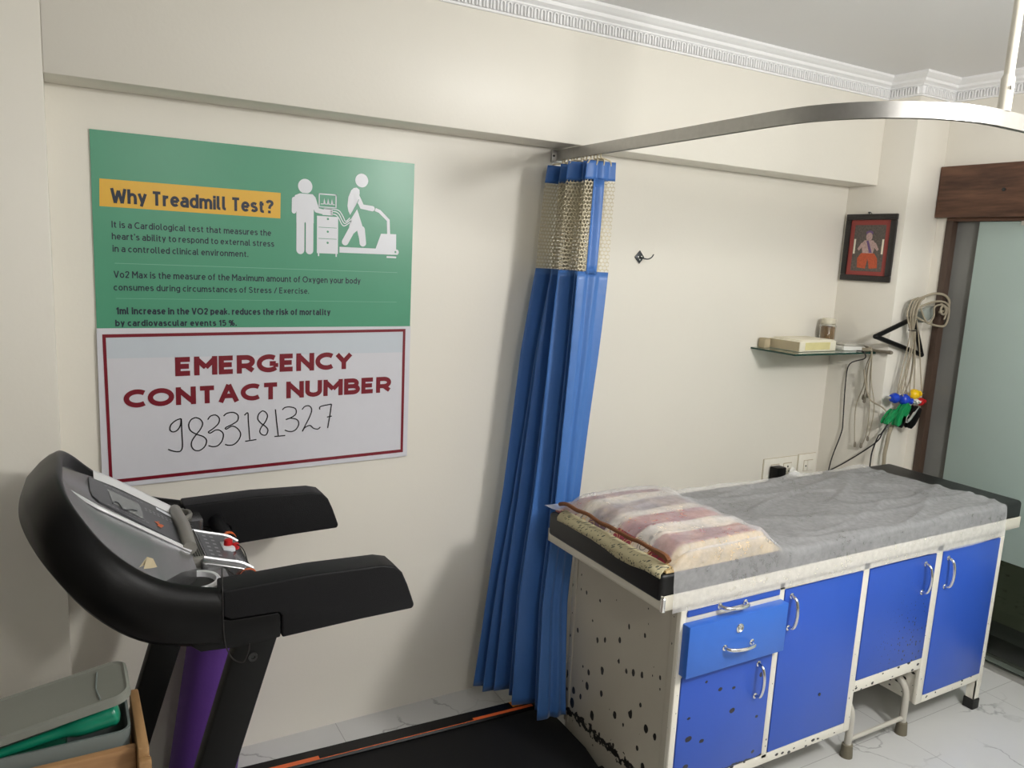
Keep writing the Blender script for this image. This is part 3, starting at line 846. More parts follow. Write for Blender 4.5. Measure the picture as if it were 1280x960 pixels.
# uprights
def upright(y0, y1, dx0, dx1):
    mb = MB()
    mb.prism([(0.060 + dx0, 0.03), (0.135 + dx1, 0.03), (0.388 + dx1, 0.845), (0.300 + dx0, 0.845)], 'y', y0, y1)
    return mb.build('upright', BLACKMETAL, TM, bevel=0.006)
u1 = upright(-0.845, -0.805, 0.0, 0.0); u2 = upright(mir(-0.845), mir(-0.805), -0.035, -0.035)
MB().lathe([(0.010, 0), (0.010, 0.004), (0.005, 0.004), (0.004, 0.001)], (0.324, -0.8455, 0.777), 12, (0, -1, 0)).build('bolt', BLKRUB, u1)

# wrap-round shell that carries the console
half = [((0.262, -0.852, 0.934), (0.258, -0.845, 0.815)), ((0.147, -0.848, 0.969), (0.125, -0.845, 0.850)), ((0.054, -0.828, 1.036), (0.030, -0.836, 0.922)),
        ((-0.012, -0.760, 1.110), (-0.045, -0.775, 1.008)), ((-0.040, -0.655, 1.142), (-0.083, -0.655, 1.048)), ((-0.045, -0.525, 1.148), (-0.091, -0.525, 1.060))]
full = half + [((t[0], mir(t[1]), t[2]), (b[0], mir(b[1]), b[2])) for t, b in reversed(half[:-1])]
T = spline([Vector(a) for a, b in full], 6); B = spline([Vector(b) for a, b in full], 6)
cen = Vector((0.24, ty, 0))
rows = []
for t, b in zip(T, B):
    inw = Vector((cen.x - t.x, cen.y - t.y, 0))
    if t.x > 0.2: inw = Vector((0.0, cen.y - t.y, 0))
    inw.normalize()
    th = 0.033
    mid = (t + b) / 2
    up = (t - b).normalized()
    rows.append([b + inw * 0.02, b - up * 0.0 , b + up * 0.012 - inw * 0.010, mid - inw * 0.016, t - up * 0.020 - inw * 0.006, t - up * 0.005 + inw * 0.004, t + inw * 0.018 + Vector((0, 0, 0.004)),
                 t + inw * 0.027, t + inw * th - Vector((0, 0, 0.010)), b + inw * (th + 0.03) + Vector((0, 0, 0.02))])
sh = MB().grid(rows, close_u=True)
sh.add(rows[0], [tuple(range(10))]); sh.add(rows[-1], [tuple(range(10))])
shell = sh.build('console_shell', BLACKPL, TM, smooth=60)

# handrails: foam covered arms on the shell's two ends
def arm(y0, y1):
    prof = [(0.264, 0.938), (0.45, 0.943), (0.61, 0.938), (0.640, 0.930), (0.658, 0.912), (0.672, 0.880), (0.690, 0.828), (0.686, 0.819), (0.56, 0.817), (0.384, 0.810), (0.384, 0.862), (0.376, 0.870), (0.28, 0.872), (0.264, 0.882)]
    return MB().prism(prof, 'y', y0, y1).build('handrail', BLACKFOAM, TM, bevel=0.017, seg=4, smooth=50)
a1 = arm(-0.853, -0.778); a2 = arm(mir(-0.853), mir(-0.778))
for s in (1, -1):
    y0, y1 = (-0.851, -0.785) if s == 1 else (mir(-0.851), mir(-0.785))
    MB().prism([(0.20, 0.83), (0.256, 0.878), (0.28, 0.870), (0.376, 0.868), (0.382, 0.862), (0.382, 0.811), (0.30, 0.806), (0.22, 0.812)], 'y', y0, y1).build('rail_bracket', BLACKPL, TM, bevel=0.004)

# silver console body, sloped between the shell's arms
def slope(x): return 1.098 - 0.665 * x
cb = MB()
xs = [-0.034, -0.024, -0.012, 0.0, 0.015, 0.03, 0.05, 0.08, 0.11, 0.15, 0.20, 0.235]
def innery(x): return interp(x, [(-0.040, -0.60), (-0.034, -0.625), (-0.012, -0.715), (0.02, -0.765), (0.054, -0.795), (0.10, -0.812), (0.15, -0.817), (0.25, -0.818)])
def rimz(x): return interp(x, [(-0.040, 1.145), (-0.034, 1.141), (-0.012, 1.108), (0.02, 1.067), (0.054, 1.030), (0.10, 0.990), (0.15, 0.963), (0.25, 0.930)]) - 0.004
def facez(x): return slope(x) + 0.022 * max(0.0, (0.045 - x) / 0.08) ** 1.6
rows = []
for x in xs:
    e = interp(x, [(-0.04, -0.56), (-0.01, -0.59), (0.05, -0.615), (0.24, -0.625)])
    yi = innery(x); zs = facez(x); zr = min(rimz(x), zs)
    pts = [(yi, zr), (lerp(yi, e, 0.40), lerp(zr, zs, 0.32) - 0.004), (lerp(yi, e, 0.80), lerp(zr, zs, 0.76) - 0.003), (e, zs)]
    ef = interp(x, [(-0.04, -0.47), (-0.01, -0.44), (0.04, -0.36), (0.10, -0.34), (0.24, -0.345)])
    far = [(ef, zs), (lerp(ef, mir(yi), 0.25), lerp(zs, zr, 0.30) - 0.003), (lerp(ef, mir(yi), 0.6), lerp(zs, zr, 0.7) - 0.004), (mir(yi), zr)]
    rows.append([(x, y, z) for y, z in pts] + [(x, ty, zs + 0.001)] + [(x, y, z) for y, z in far])
def solid(rows, d):
    base = [[(p[0], p[1], p[2] - d) for p in r] for r in rows]
    cb.grid(rows); cb.grid(base)
    cb.grid([rows[-1], base[-1]]); cb.grid([rows[0], base[0]])
    cb.grid([[r[0] for r in rows], [r[0] for r in base]]); cb.grid([[r[-1] for r in rows], [r[-1] for r in base]])
kx = xs.index(0.15)
solid(rows[:kx + 1], 0.06)
cut = []
for r, t_ in zip(rows[kx:], (0.0, 1.0, 1.5)):     # the shoulder runs out in a slant beside the cup holder
    def along(f):
        m = min(int(f), 2); return tuple(Vector(r[m]).lerp(Vector(r[m + 1]), f - m))
    cut.append([along(t_ + (3 - t_) * k / 3) for k in range(4)] + [r[4], r[5]])
solid(cut, 0.06)
body = cb.build('console_body', SILVER, TM, smooth=55, weld=True)
# bright lines along both edges of the face
for s in (0, 1):
    pts = []
    for x in [-0.01 + 0.245 * k / 12 for k in range(13)]:
        y = interp(x, [(-0.01, -0.582), (0.05, -0.612), (0.24, -0.622)])
        if s == 0: pts.append((x, y, slope(x) + 0.003))
        else: pts.append((x, interp(x, [(-0.01, -0.43), (0.04, -0.36), (0.10, -0.34), (0.24, -0.345)]), slope(x) + 0.006))
    if s == 0:
        MB().tube(pts, 0.0045, 6).build('bright_trim', BRIGHT, body)
    else:
        mb = MB()
        mb.grid([[(p[0], p[1] - 0.020, p[2] - 0.004) for p in pts[3:]], [(p[0], p[1] - 0.006, p[2] + 0.010) for p in pts[3:]], [(p[0], p[1] + 0.008, p[2] + 0.010) for p in pts[3:]], [(p[0], p[1] + 0.012, p[2] - 0.010) for p in pts[3:]]])
        mb.build('bright_trim', BRIGHT, body)
# dark grey display panel following the slope
def on_slope(mb, poly, lift):
    mb.add([(x, y, slope(x) + lift) for x, y in poly], [tuple(range(len(poly)))])
    return mb
pan = MB()
pp = [(0.056, -0.560), (0.222, -0.605), (0.222, -0.372), (0.040, -0.385), (0.040, -0.50), (0.044, -0.54)]
pan.add([(x, y, slope(x) + 0.004) for x, y in pp] + [(x, y, slope(x) - 0.004) for x, y in pp], [tuple(range(6))] + [(i, (i + 1) % 6, 6 + (i + 1) % 6, 6 + i) for i in range(6)])
panel = pan.build('display_panel', PANEL, body, smooth=0)
on_slope(MB(), [(0.084, -0.530), (0.146, -0.545), (0.146, -0.430), (0.078, -0.425)], 0.0052).build('screen', LCD, panel, smooth=0)
crv = MB()
crv.tube([(x, y, slope(x) + 0.0065) for x, y in [(0.083, -0.535), (0.088, -0.515), (0.096, -0.512), (0.100, -0.53), (0.103, -0.545), (0.112, -0.535), (0.122, -0.515), (0.134, -0.505)]], 0.0016, 5, sub=4)
crv.build('track_line', PANEL, panel)
on_slope(MB(), [(0.185, -0.405), (0.218, -0.415), (0.218, -0.392), (0.185, -0.384)], 0.0056).build('sticker', PALEPRINT, panel, smooth=0)
fig = MB()
for poly in ([(0.168, -0.520), (0.176, -0.518), (0.186, -0.535), (0.180, -0.540)], [(0.172, -0.545), (0.184, -0.520), (0.190, -0.522), (0.180, -0.552)], [(0.176, -0.508), (0.181, -0.508), (0.181, -0.514), (0.176, -0.514)]):
    on_slope(fig, poly, 0.0056)
fig.build('orange_runner_mark', ORANGE, panel, smooth=0)
keys = MB()
for i in range(2):
    for k in range(7):
        x = 0.155 + 0.009 * k; y = -0.440 - 0.014 * i
        on_slope(keys, [(x, y), (x + 0.005, y), (x + 0.005, y - 0.006), (x, y - 0.006)], 0.0056)
keys.build('panel_keys', GREYPRINT, panel, smooth=0)
for y in (-0.402, -0.556):
    keys = MB()
    for k in range(10):
        x = 0.072 + 0.0085 * k
        on_slope(keys, [(x, y), (x + 0.006, y), (x + 0.006, y - 0.004), (x, y - 0.004)], 0.0056)
    keys.build('panel_print', GREYPRINT, panel, smooth=0)
# ridge, louvre and lower key panel
MB().tube([(0.232, -0.625, 0.953), (0.236, -0.49, 0.957), (0.232, -0.345, 0.953)], 0.016, 12).build('ridge_bar', TAUPE, body)
lo = MB().box(0.238, 0.268, -0.62, -0.39, 0.88, 0.925)
lo.build('speaker_grille', TAUPE, body, bevel=0.003)
sl = MB()
for k in range(5):
    x = 0.243 + k * 0.0052
    sl.box(x, x + 0.0024, -0.61, -0.40, 0.9245, 0.9265)
sl.build('grille_slots', DARKSLOT, body, smooth=0)
kb = MB()
kp = [(0.255, 0.80), (0.255, 0.922), (0.268, 0.921), (0.345, 0.896), (0.372, 0.878), (0.378, 0.855), (0.350, 0.822)]
kb.prism(kp, 'y', -0.645, -0.405)
house = kb.build('keypad_housing', SILVER, TM, bevel=0.006, seg=3)
def kz(x): return 0.921 - (x - 0.268) * (0.025 / 0.077)
kpad = MB().add([(0.272, -0.612, kz(0.272) + 0.001), (0.336, -0.612, kz(0.336) + 0.001), (0.336, -0.437, kz(0.336) + 0.001), (0.272, -0.437, kz(0.272) + 0.001)], [(0, 1, 2, 3)]).build('keypad', PANEL, house, smooth=0)
kk = MB()
for i in range(2):
    for k in range(6):
        x = 0.282 + i * 0.017; y = -0.455 - k * 0.026
        kk.add([(x, y, kz(x) + 0.002), (x + 0.008, y, kz(x + 0.008) + 0.002), (x + 0.008, y - 0.009, kz(x + 0.008) + 0.002), (x, y - 0.009, kz(x) + 0.002)], [(0, 1, 2, 3)])
kk.build('key_print', GREYPRINT, kpad, smooth=0)
for y in (-0.62, -0.430):
    MB().tube([(0.262, y, 0.925), (0.30, y, 0.913), (0.345, y, 0.899), (0.372, y, 0.881)], 0.0032, 6, sub=4).build('bright_trim', BRIGHT, house)
MB().box(0.318, 0.346, -0.545, -0.490, 0.898, 0.908).build('key_socket', PALEPRINT, house, bevel=0.002)
sk = MB().lathe([(0.010, 0), (0.011, 0.004), (0.010, 0.016), (0.004, 0.019)], (0.334, -0.518, 0.905), 14)
sk.lathe([(0.008, 0), (0.009, 0.006), (0.007, 0.014), (0.003, 0.016)], (0.350, -0.526, 0.898), 12)
key = sk.build('safety_key', RED, house)
MB().tube([(0.350, -0.528, 0.912), (0.362, -0.56, 0.905), (0.360, -0.62, 0.885), (0.335, -0.69, 0.885), (0.30, -0.745, 0.93), (0.278, -0.772, 0.957), (0.270, -0.81, 0.956), (0.264, -0.850, 0.948), (0.263, -0.858, 0.90), (0.266, -0.858, 0.83), (0.280, -0.858, 0.790), (0.300, -0.866, 0.78), (0.312, -0.863, 0.80), (0.315, -0.859, 0.815)], 0.0014, 6, sub=5).build('safety_cord', CABLEB, key)
# pulse grips between console and handrails
for s in (0, 1):
    ya, yb = (-0.782, -0.640) if s == 0 else (mir(-0.782), mir(-0.640))
    MB().tube([(0.345, ya, 0.885), (0.350, lerp(ya, yb, 0.6), 0.880), (0.356, yb, 0.872)], 0.020, 14, sub=3).build('pulse_grip', BLACKFOAM, TM)
    MB().tube([(0.3545, lerp(ya, yb, 0.84), 0.8745), (0.355, lerp(ya, yb, 0.93), 0.8735)], 0.0212, 14).build('orange_ring', ORANGE, TM)
# cup holders: trays beside the keypad, each with a round well
for s in (0, 1):
    xc, yc, zc, R_ = (0.230, -0.724, 0.917, 0.050) if s == 0 else (0.236, -0.297, 0.917, 0.044)
    if s == 0: zc = 0.906
    x0, x1 = 0.148, 0.302
    y0, y1 = (-0.806, -0.632) if s == 0 else (-0.342, -0.244)
    n = 40; cir, rect = [], []
    for k in range(n):
        a = 2 * PI * (k + 0.5) / n
        c_, s_ = math.cos(a), math.sin(a)
        t = min(((x1 - xc) / c_) if c_ > 0 else ((x0 - xc) / c_), ((y1 - yc) / s_) if s_ > 0 else ((y0 - yc) / s_))
        r_in = min(R_ * 0.80, t * 0.98)
        cir.append((xc + c_ * r_in, yc + s_ * r_in)); rect.append((xc + c_ * t, yc + s_ * t))
    mb = MB().grid([[(x, y, zc) for x, y in cir], [(x, y, zc) for x, y in rect], [(x, y, zc - 0.03) for x, y in rect], [(x, y, zc - 0.05) for x, y in cir]], close_u=True)
    tray = mb.build('cup_tray', SILVER, TM, smooth=30)
    ring_ = MB().lathe([(R_ * 0.80, -0.002), (R_, -0.002), (R_ * 1.04, 0.005), (R_ * 0.97, 0.011), (R_ * 0.84, 0.010), (R_ * 0.80, -0.002)], (xc, yc, zc + 0.002), 36)
    ring_.build('cup_holder_ring', BRIGHT if s == 0 else TAUPE, tray)
    MB().lathe([(R_ * 0.79, 0.0), (R_ * 0.74, -0.062), (0.0, -0.062)], (xc, yc, zc + 0.001), 30).build('cup_well', BLKRUB, tray)
tp = MB()
tp.add([(0.116, -0.778, 0.985), (0.138, -0.762, 0.985), (0.144, -0.758, 0.992), (0.150, -0.772, 0.978), (0.138, -0.776, 0.979), (0.124, -0.782, 0.982), (0.132, -0.764, 1.000)], [(0, 1, 6), (1, 2, 6), (2, 3, 4), (4, 5, 6), (2, 4, 6)])
lab(tp.build('paper_scrap', CARDT, TM, smooth=0), 'torn tan paper scrap stuck to the console')

# ------------------------------------------------------------------ posters on the back wall
PO = thing('treadmill_test_poster', (0.546, 0.0, 1.39), 'green health poster headed Why Treadmill Test above the white sign', 'poster')
MB().box(0.0825, 1.0105, -0.005, -0.0005, 1.386, 1.919).build('sheet', POSTER, PO)
yp = -0.0056
band = MB().add([(0.100, yp, 1.720), (0.582, yp, 1.718), (0.583, yp, 1.793), (0.102, yp, 1.793)], [(0, 1, 2, 3)]).build('title_band', YELLOW, PO, smooth=0)
text_into(MB(), 'Why Treadmill Test?', 0.127, 0.562, 1.731, 0.039, yp - 0.0006, 0.20, 1.15).build('title_lettering', NAVY, band, smooth=0)
lines = [('It is a Cardiological test that measures the', 0.1275, 0.5549, 1.6645, 0.0180, 0.15), ("heart's ability to respond to external stress", 0.1272, 0.5638, 1.6328, 0.0180, 0.15), ('in a controlled clinical environment.', 0.128, 0.4884, 1.5993, 0.0180, 0.15),
         ('Vo2 Max is the measure of the Maximum amount of Oxygen your body', 0.1285, 0.8357, 1.5285, 0.0190, 0.15), ('consumes during circumstances of Stress / Exercise.', 0.1273, 0.6703, 1.4935, 0.0180, 0.15),
         ('1ml increase in the VO2 peak, reduces the risk of mortality', 0.1308, 0.7389, 1.4275, 0.0195, 0.20), ('by cardiovascular events 15 %.', 0.1285, 0.4537, 1.3942, 0.0180, 0.20)]
for s, x0, x1, zb, cap, bo in lines:
    text_into(MB(), s, x0, x1, zb, cap, yp, bo).build('lettering', NAVY, PO, smooth=0)
rl = MB()
rl.add([(0.132, yp, 1.5675), (0.960, yp, 1.5675), (0.960, yp, 1.5690), (0.132, yp, 1.5690)], [(0, 1, 2, 3)])
rl.add([(0.132, yp, 1.4710), (0.960, yp, 1.4710), (0.960, yp, 1.4722), (0.132, yp, 1.4722)], [(0, 1, 2, 3)])
rl.build('rule_line', PALEGREEN, PO, smooth=0)
# pictogram: doctor, trolley with monitor, patient walking on a treadmill
def flat(mb, poly, y): return mb.add([(x, y, z) for x, z in poly], [tuple(range(len(poly)))])
def disc(mb, cx, cz, r, y, n=28): return flat(mb, [(cx + r * math.cos(2 * PI * k / n), cz + r * math.sin(2 * PI * k / n)) for k in range(n)], y)
def stroke(mb, pts, w_, y, sub=0):
    P = [Vector((a, b)) for a, b in pts]
    if sub: P = spline(P, sub)
    L, R_ = [], []
    for i, p in enumerate(P):
        t = (P[min(i + 1, len(P) - 1)] - P[max(i - 1, 0)]).normalized()
        n_ = Vector((-t.y, t.x)) * w_ / 2
        L.append((p.x + n_.x, y, p.y + n_.y)); R_.append((p.x - n_.x, y, p.y - n_.y))
    return mb.grid([L, R_])
def capsule(mb, pts, w_, y, sub=0):
    stroke(mb, pts, w_, y, sub); disc(mb, *pts[0], w_ / 2, y - 0.0001, 16); disc(mb, *pts[-1], w_ / 2, y - 0.0002, 16)
pic = MB(); q = yp; q2 = yp - 0.0004; q3 = yp - 0.0008
disc(pic, 0.6565, 1.8186, 0.0218, q)
flat(pic, [(0.640, 1.7965), (0.679, 1.7965), (0.688, 1.788), (0.694, 1.770), (0.699, 1.758), (0.683, 1.750), (0.683, 1.71), (0.630, 1.71), (0.630, 1.742), (0.616, 1.742), (0.618, 1.772), (0.626, 1.790)], q)
capsule(pic, [(0.692, 1.750), (0.711, 1.7465)], 0.015, q2)
capsule(pic, [(0.623, 1.778), (0.6225, 1.742)], 0.0135, q2)
capsule(pic, [(0.6425, 1.72), (0.6425, 1.627)], 0.0245, q2)
capsule(pic, [(0.6705, 1.72), (0.6705, 1.627)], 0.0235, q2)
fig_d = pic.build('standing_figure', PALEPRINT, PO, smooth=0)
pic = MB()
flat(pic, [(0.6930, 1.7335), (0.7598, 1.7335), (0.7603, 1.620), (0.6935, 1.620)], q)
flat(pic, [(0.697, 1.621), (0.701, 1.621), (0.701, 1.611), (0.697, 1.611)], q); flat(pic, [(0.753, 1.621), (0.757, 1.621), (0.757, 1.611), (0.753, 1.611)], q)
for a, b, c_, e in ((0.698, 0.754, 1.798, 1.8015), (0.698, 0.753, 1.7595, 1.7625), (0.698, 0.7010, 1.7595, 1.8015), (0.7505, 0.754, 1.7595, 1.8015)):
    flat(pic, [(a, c_), (b, c_), (b, e), (a, e)], q2)
stroke(pic, [(0.7042, 1.7700), (0.7145, 1.7705)], 0.0025, q2); stroke(pic, [(0.7140, 1.7700), (0.7152, 1.7865), (0.7175, 1.7700)], 0.0035, q2)
stroke(pic, [(0.7165, 1.7703), (0.7262, 1.7703)], 0.0025, q2); stroke(pic, [(0.7257, 1.7700), (0.7272, 1.7865), (0.7300, 1.7700)], 0.0035, q2)
stroke(pic, [(0.7290, 1.7703), (0.7382, 1.7703)], 0.0025, q2); stroke(pic, [(0.7375, 1.7700), (0.7393, 1.7858), (0.7416, 1.7700)], 0.0035, q2); stroke(pic, [(0.7405, 1.7703), (0.7482, 1.7703)], 0.0025, q2)
flat(pic, [(0.710, 1.737), (0.742, 1.737), (0.742, 1.757), (0.714, 1.757)], q)
stroke(pic, [(0.718, 1.7565), (0.748, 1.7565), (0.764, 1.752), (0.776, 1.735), (0.784, 1.722), (0.797, 1.7335)], 0.0028, q, 5)
stroke(pic, [(0.735, 1.7495), (0.752, 1.7490), (0.763, 1.742), (0.773, 1.724), (0.782, 1.7155), (0.800, 1.7290)], 0.0028, q, 5)
stroke(pic, [(0.735, 1.7415), (0.752, 1.7400), (0.762, 1.730), (0.772, 1.712), (0.782, 1.7085), (0.803, 1.7240)], 0.0028, q, 5)
fig_t = pic.build('trolley_drawing', PALEPRINT, PO, smooth=0)
pic = MB()
disc(pic, 0.834, 1.8510, 0.0210, q)
flat(pic, [(0.800, 1.818), (0.808, 1.826), (0.818, 1.828), (0.827, 1.822), (0.828, 1.81), (0.820, 1.7805), (0.798, 1.7424), (0.792, 1.755), (0.789, 1.770), (0.7915, 1.797)], q)
capsule(pic, [(0.817, 1.806), (0.836, 1.771), (0.870, 1.767)], 0.0165, q3)
flat(pic, [(0.8204, 1.762), (0.832, 1.73), (0.846, 1.69), (0.8505, 1.66), (0.832, 1.659), (0.8215, 1.696), (0.804, 1.68), (0.795, 1.705), (0.8005, 1.730)], q)
capsule(pic, [(0.836, 1.70), (0.8408, 1.6575)], 0.0215, q2)
capsule(pic, [(0.808, 1.705), (0.783, 1.6585)], 0.0215, q2)
fig_p = pic.build('walking_figure', PALEPRINT, PO, smooth=0)
pic = MB()
flat(pic, [(0.765, 1.6425), (0.885, 1.6425), (0.765 + 0.195, 1.6255), (0.765, 1.6245)], q2)
flat(pic, [(0.884, 1.6425), (0.9013, 1.6905), (0.953, 1.6914), (0.9545, 1.6255), (0.884, 1.6255)], q)
disc(pic, 0.9545, 1.6340, 0.0090, q2, 16)
stroke(pic, [(0.880, 1.7650), (0.895, 1.7600), (0.9245, 1.7340), (0.9270, 1.690)], 0.0105, q2)
flat(pic, [(0.922, 1.620), (0.955, 1.620), (0.955, 1.6145), (0.922, 1.6145)], q)
fig_m = pic.build('treadmill_drawing', PALEPRINT, PO, smooth=0)
q4 = yp - 0.0012
for z in (1.7257, 1.6869, 1.6530): disc(MB(), 0.7270, z, 0.0034, q4, 12).build('drawer_knob_mark', POSTER, fig_t, smooth=0)
for z in (1.6988, 1.6645): flat(MB(), [(0.698, z), (0.755, z), (0.755, z + 0.0014), (0.698, z + 0.0014)], q4).build('drawer_line', POSTER, fig_t, smooth=0)
disc(MB(), 0.9515, 1.6345, 0.0032, q4, 12).build('wheel_mark', POSTER, fig_m, smooth=0)
flat(MB(), [(0.6575, 1.712), (0.6572, 1.622), (0.6562, 1.622), (0.6560, 1.712)], q4).build('leg_line', POSTER, fig_d, smooth=0)
stroke(MB(), [(0.634, 1.7975), (0.681, 1.7975)], 0.0016, q4).build('neck_line', POSTER, fig_d, smooth=0)
stroke(MB(), [(0.825, 1.792), (0.812, 1.764), (0.7985, 1.741)], 0.0018, q4).build('arm_line', POSTER, fig_p, smooth=0)

SG = thing('emergency_contact_sign', (0.546, 0.0, 0.945), 'white sign with maroon border reading Emergency Contact Number and a handwritten number', 'sign')
MB().add([(0.0815, -0.0095, 1.3885), (1.0105, -0.0095, 1.3920), (1.0105, -0.0095, 0.9450), (0.0815, -0.0095, 0.9290),
          (0.0815, -0.0058, 1.3885), (1.0105, -0.0058, 1.3920), (1.0105, -0.0058, 0.9450), (0.0815, -0.0058, 0.9290)],
         [(0, 1, 2, 3), (7, 6, 5, 4), (0, 4, 5, 1), (1, 5, 6, 2), (2, 6, 7, 3), (3, 7, 4, 0)]).build('sheet', SIGN, SG)
ys = -0.0100
flat(MB(), [(0.104, 1.304), (0.986, 1.305), (0.984, 1.373), (0.104, 1.362)], ys).build('pale_band', SIGNBLUE, SG, smooth=0)
oo = [(0.0950, 1.3720), (0.9925, 1.3833), (0.9950, 0.9603), (0.0998, 0.9430)]; ii = [(0.1035, 1.3628), (0.9835, 1.3742), (0.9860, 0.9705), (0.1080, 0.9535)]
mb = MB(); mb.add([(x, ys - 0.0004, z) for x, z in oo + ii], [(0, 1, 5, 4), (1, 2, 6, 5), (2, 3, 7, 6), (3, 0, 4, 7)]); mb.build('border', MAROON, SG, smooth=0)
def skew(mb, dz):   # the print sits very slightly off level
    xs_ = [p[0] for p in mb.v]; a, b = min(xs_), max(xs_)
    mb.v = [(p[0], p[1], p[2] + dz * (p[0] - a) / (b - a)) for p in mb.v]; return mb
skew(text_into(MB(), 'EMERGENCY', 0.280, 0.8125, 1.2480, 0.0560, ys - 0.0005, 0.265, 1.4), 0.0065).build('lettering', MAROON, SG, smooth=0)
skew(text_into(MB(), 'CONTACT NUMBER', 0.143, 0.9475, 1.1605, 0.0530, ys - 0.0005, 0.265, 1.4), 0.0110).build('lettering', MAROON, SG, smooth=0)
digits = [[[0.2931,1.1216],[0.2792,1.1168],[0.2653,1.1047],[0.2623,1.0898],[0.2707,1.0827],[0.2826,1.0875],[0.2915,1.103],[0.2935,1.1215],[0.2943,1.0832],[0.2955,1.0393],[0.2913,1.0252],[0.2833,1.0219],[0.2696,1.0248],[0.256,1.0312]],
[[0.3328,1.1222],[0.3207,1.1164],[0.3137,1.1015],[0.3182,1.0837],[0.334,1.0716],[0.3541,1.0622],[0.3628,1.0495],[0.3577,1.0321],[0.3433,1.0208],[0.3292,1.0225],[0.3206,1.0351],[0.3216,1.0505],[0.3319,1.0673],[0.3463,1.0861],[0.3526,1.1033],[0.3448,1.117],[0.3328,1.1222]],
[[0.367,1.1134],[0.3753,1.124],[0.3896,1.1262],[0.3998,1.1158],[0.3975,1.1004],[0.383,1.0858],[0.3685,1.0757],[0.3746,1.0722],[0.389,1.0801],[0.4014,1.0779],[0.4108,1.066],[0.4073,1.0461],[0.3947,1.0314],[0.3802,1.0294],[0.3679,1.0335]],
[[0.4122,1.1217],[0.4227,1.13],[0.4415,1.1311],[0.454,1.1214],[0.453,1.1058],[0.4391,1.0955],[0.4181,1.0857],[0.4201,1.081],[0.4369,1.0889],[0.4516,1.0811],[0.4612,1.0646],[0.4568,1.0468],[0.4427,1.0321],[0.428,1.0296],[0.4155,1.0333]],
[[0.473,1.1203],[0.4829,1.1274],[0.4844,1.1015],[0.4884,1.0422]], [[0.4746,1.0386],[0.5082,1.0416]],
[[0.5268,1.1316],[0.5159,1.1222],[0.5128,1.1065],[0.5223,1.0923],[0.5375,1.0798],[0.5432,1.0679],[0.5375,1.0545],[0.5265,1.0553],[0.5187,1.0651],[0.5223,1.0785],[0.5354,1.096],[0.542,1.1139],[0.5363,1.1265],[0.5268,1.1316]],
[[0.5661,1.1339],[0.5697,1.0961],[0.575,1.0485]], [[0.563,1.0471],[0.5965,1.0479]],
[[0.5874,1.1309],[0.5963,1.1382],[0.6129,1.1387],[0.6287,1.1318],[0.6296,1.1155],[0.6152,1.1048],[0.5982,1.0989],[0.613,1.1026],[0.6333,1.0967],[0.6389,1.0823],[0.6312,1.0664],[0.6176,1.0594],[0.6041,1.0613],[0.5951,1.0657]],
[[0.6491,1.1284],[0.6582,1.1381],[0.672,1.1388],[0.6799,1.1266],[0.6745,1.1058],[0.6608,1.0785],[0.6504,1.0571],[0.6586,1.0692],[0.6747,1.0752],[0.6864,1.065],[0.7004,1.0617],[0.7083,1.0682]],
[[0.7059,1.1252],[0.709,1.1353],[0.7442,1.141]], [[0.7442,1.141],[0.7399,1.109],[0.7323,1.0628]], [[0.7296,1.0992],[0.7456,1.1015]]]
hw = MB()
for dgt in digits:
    P = [Vector((a, b)) for a, b in dgt]
    P = spline(P, 5) if len(P) > 2 else P
    stroke(hw, [(p.x, p.y) for p in P], 0.0036, ys - 0.0006)
hw.build('handwriting', INK, SG, smooth=0)

# ------------------------------------------------------------------ purple mat, and the box of odds and ends at lower left
mat_ax = Vector((0.15, 0.0, 1.0)).normalized()
mb = MB()
mb.lathe([(0.0, 0.0), (0.095, 0.0), (0.100, 0.004), (0.100, 0.556), (0.095, 0.560), (0.06, 0.559), (0.03, 0.557), (0.0, 0.557)], (0.322, -0.106, 0.016), 40, mat_ax)
tag(mb.build('exercise_mat', PURPLE, smooth=40), 'rolled purple foam mat leaning behind the treadmill uprights at the wall', 'mat')

ST = thing('wooden_stand', (-0.15, -1.06, 0.0), 'pine stand with a slatted tray top carrying the grey box', 'stand')
MB().box(-0.42, 0.079, -1.128, -1.112, 0.728, 0.812).build('front_board', PINE, ST, bevel=0.003)
MB().box(-0.42, 0.072, -0.975, -0.957, 0.728, 0.796).build('back_board', PINE, ST, bevel=0.003)
mb = MB(); mb.add([(0.080, -1.150, 0.735), (0.097, -1.150, 0.735), (0.097, -0.98, 0.735), (0.080, -0.98, 0.735), (0.080, -1.150, 0.822), (0.097, -1.150, 0.822), (0.094, -0.98, 0.835), (0.079, -0.98, 0.835)],
                  [(0, 1, 2, 3), (4, 5, 6, 7), (0, 1, 5, 4), (1, 2, 6, 5), (2, 3, 7, 6), (3, 0, 4, 7)])
mb.build('end_slat', PINEY, ST, bevel=0.003)
MB().box(0.0795, 0.099, -1.166, -1.151, 0.70, 0.806).build('corner_block', PINEY, ST, bevel=0.002)
MB().box(-0.42, -0.402, -1.142, -0.975, 0.728, 0.80).build('end_slat', PINEY, ST, bevel=0.003)
MB().box(-0.40, 0.08, -1.142, -0.975, 0.728, 0.742).build('tray_floor', PINE, ST)
for x in (-0.40, 0.045):
    for y in (-1.142, -1.012):
        MB().box(x, x + 0.035, y, y + 0.035, 0.0, 0.728).build('leg', PINE, ST, bevel=0.003)

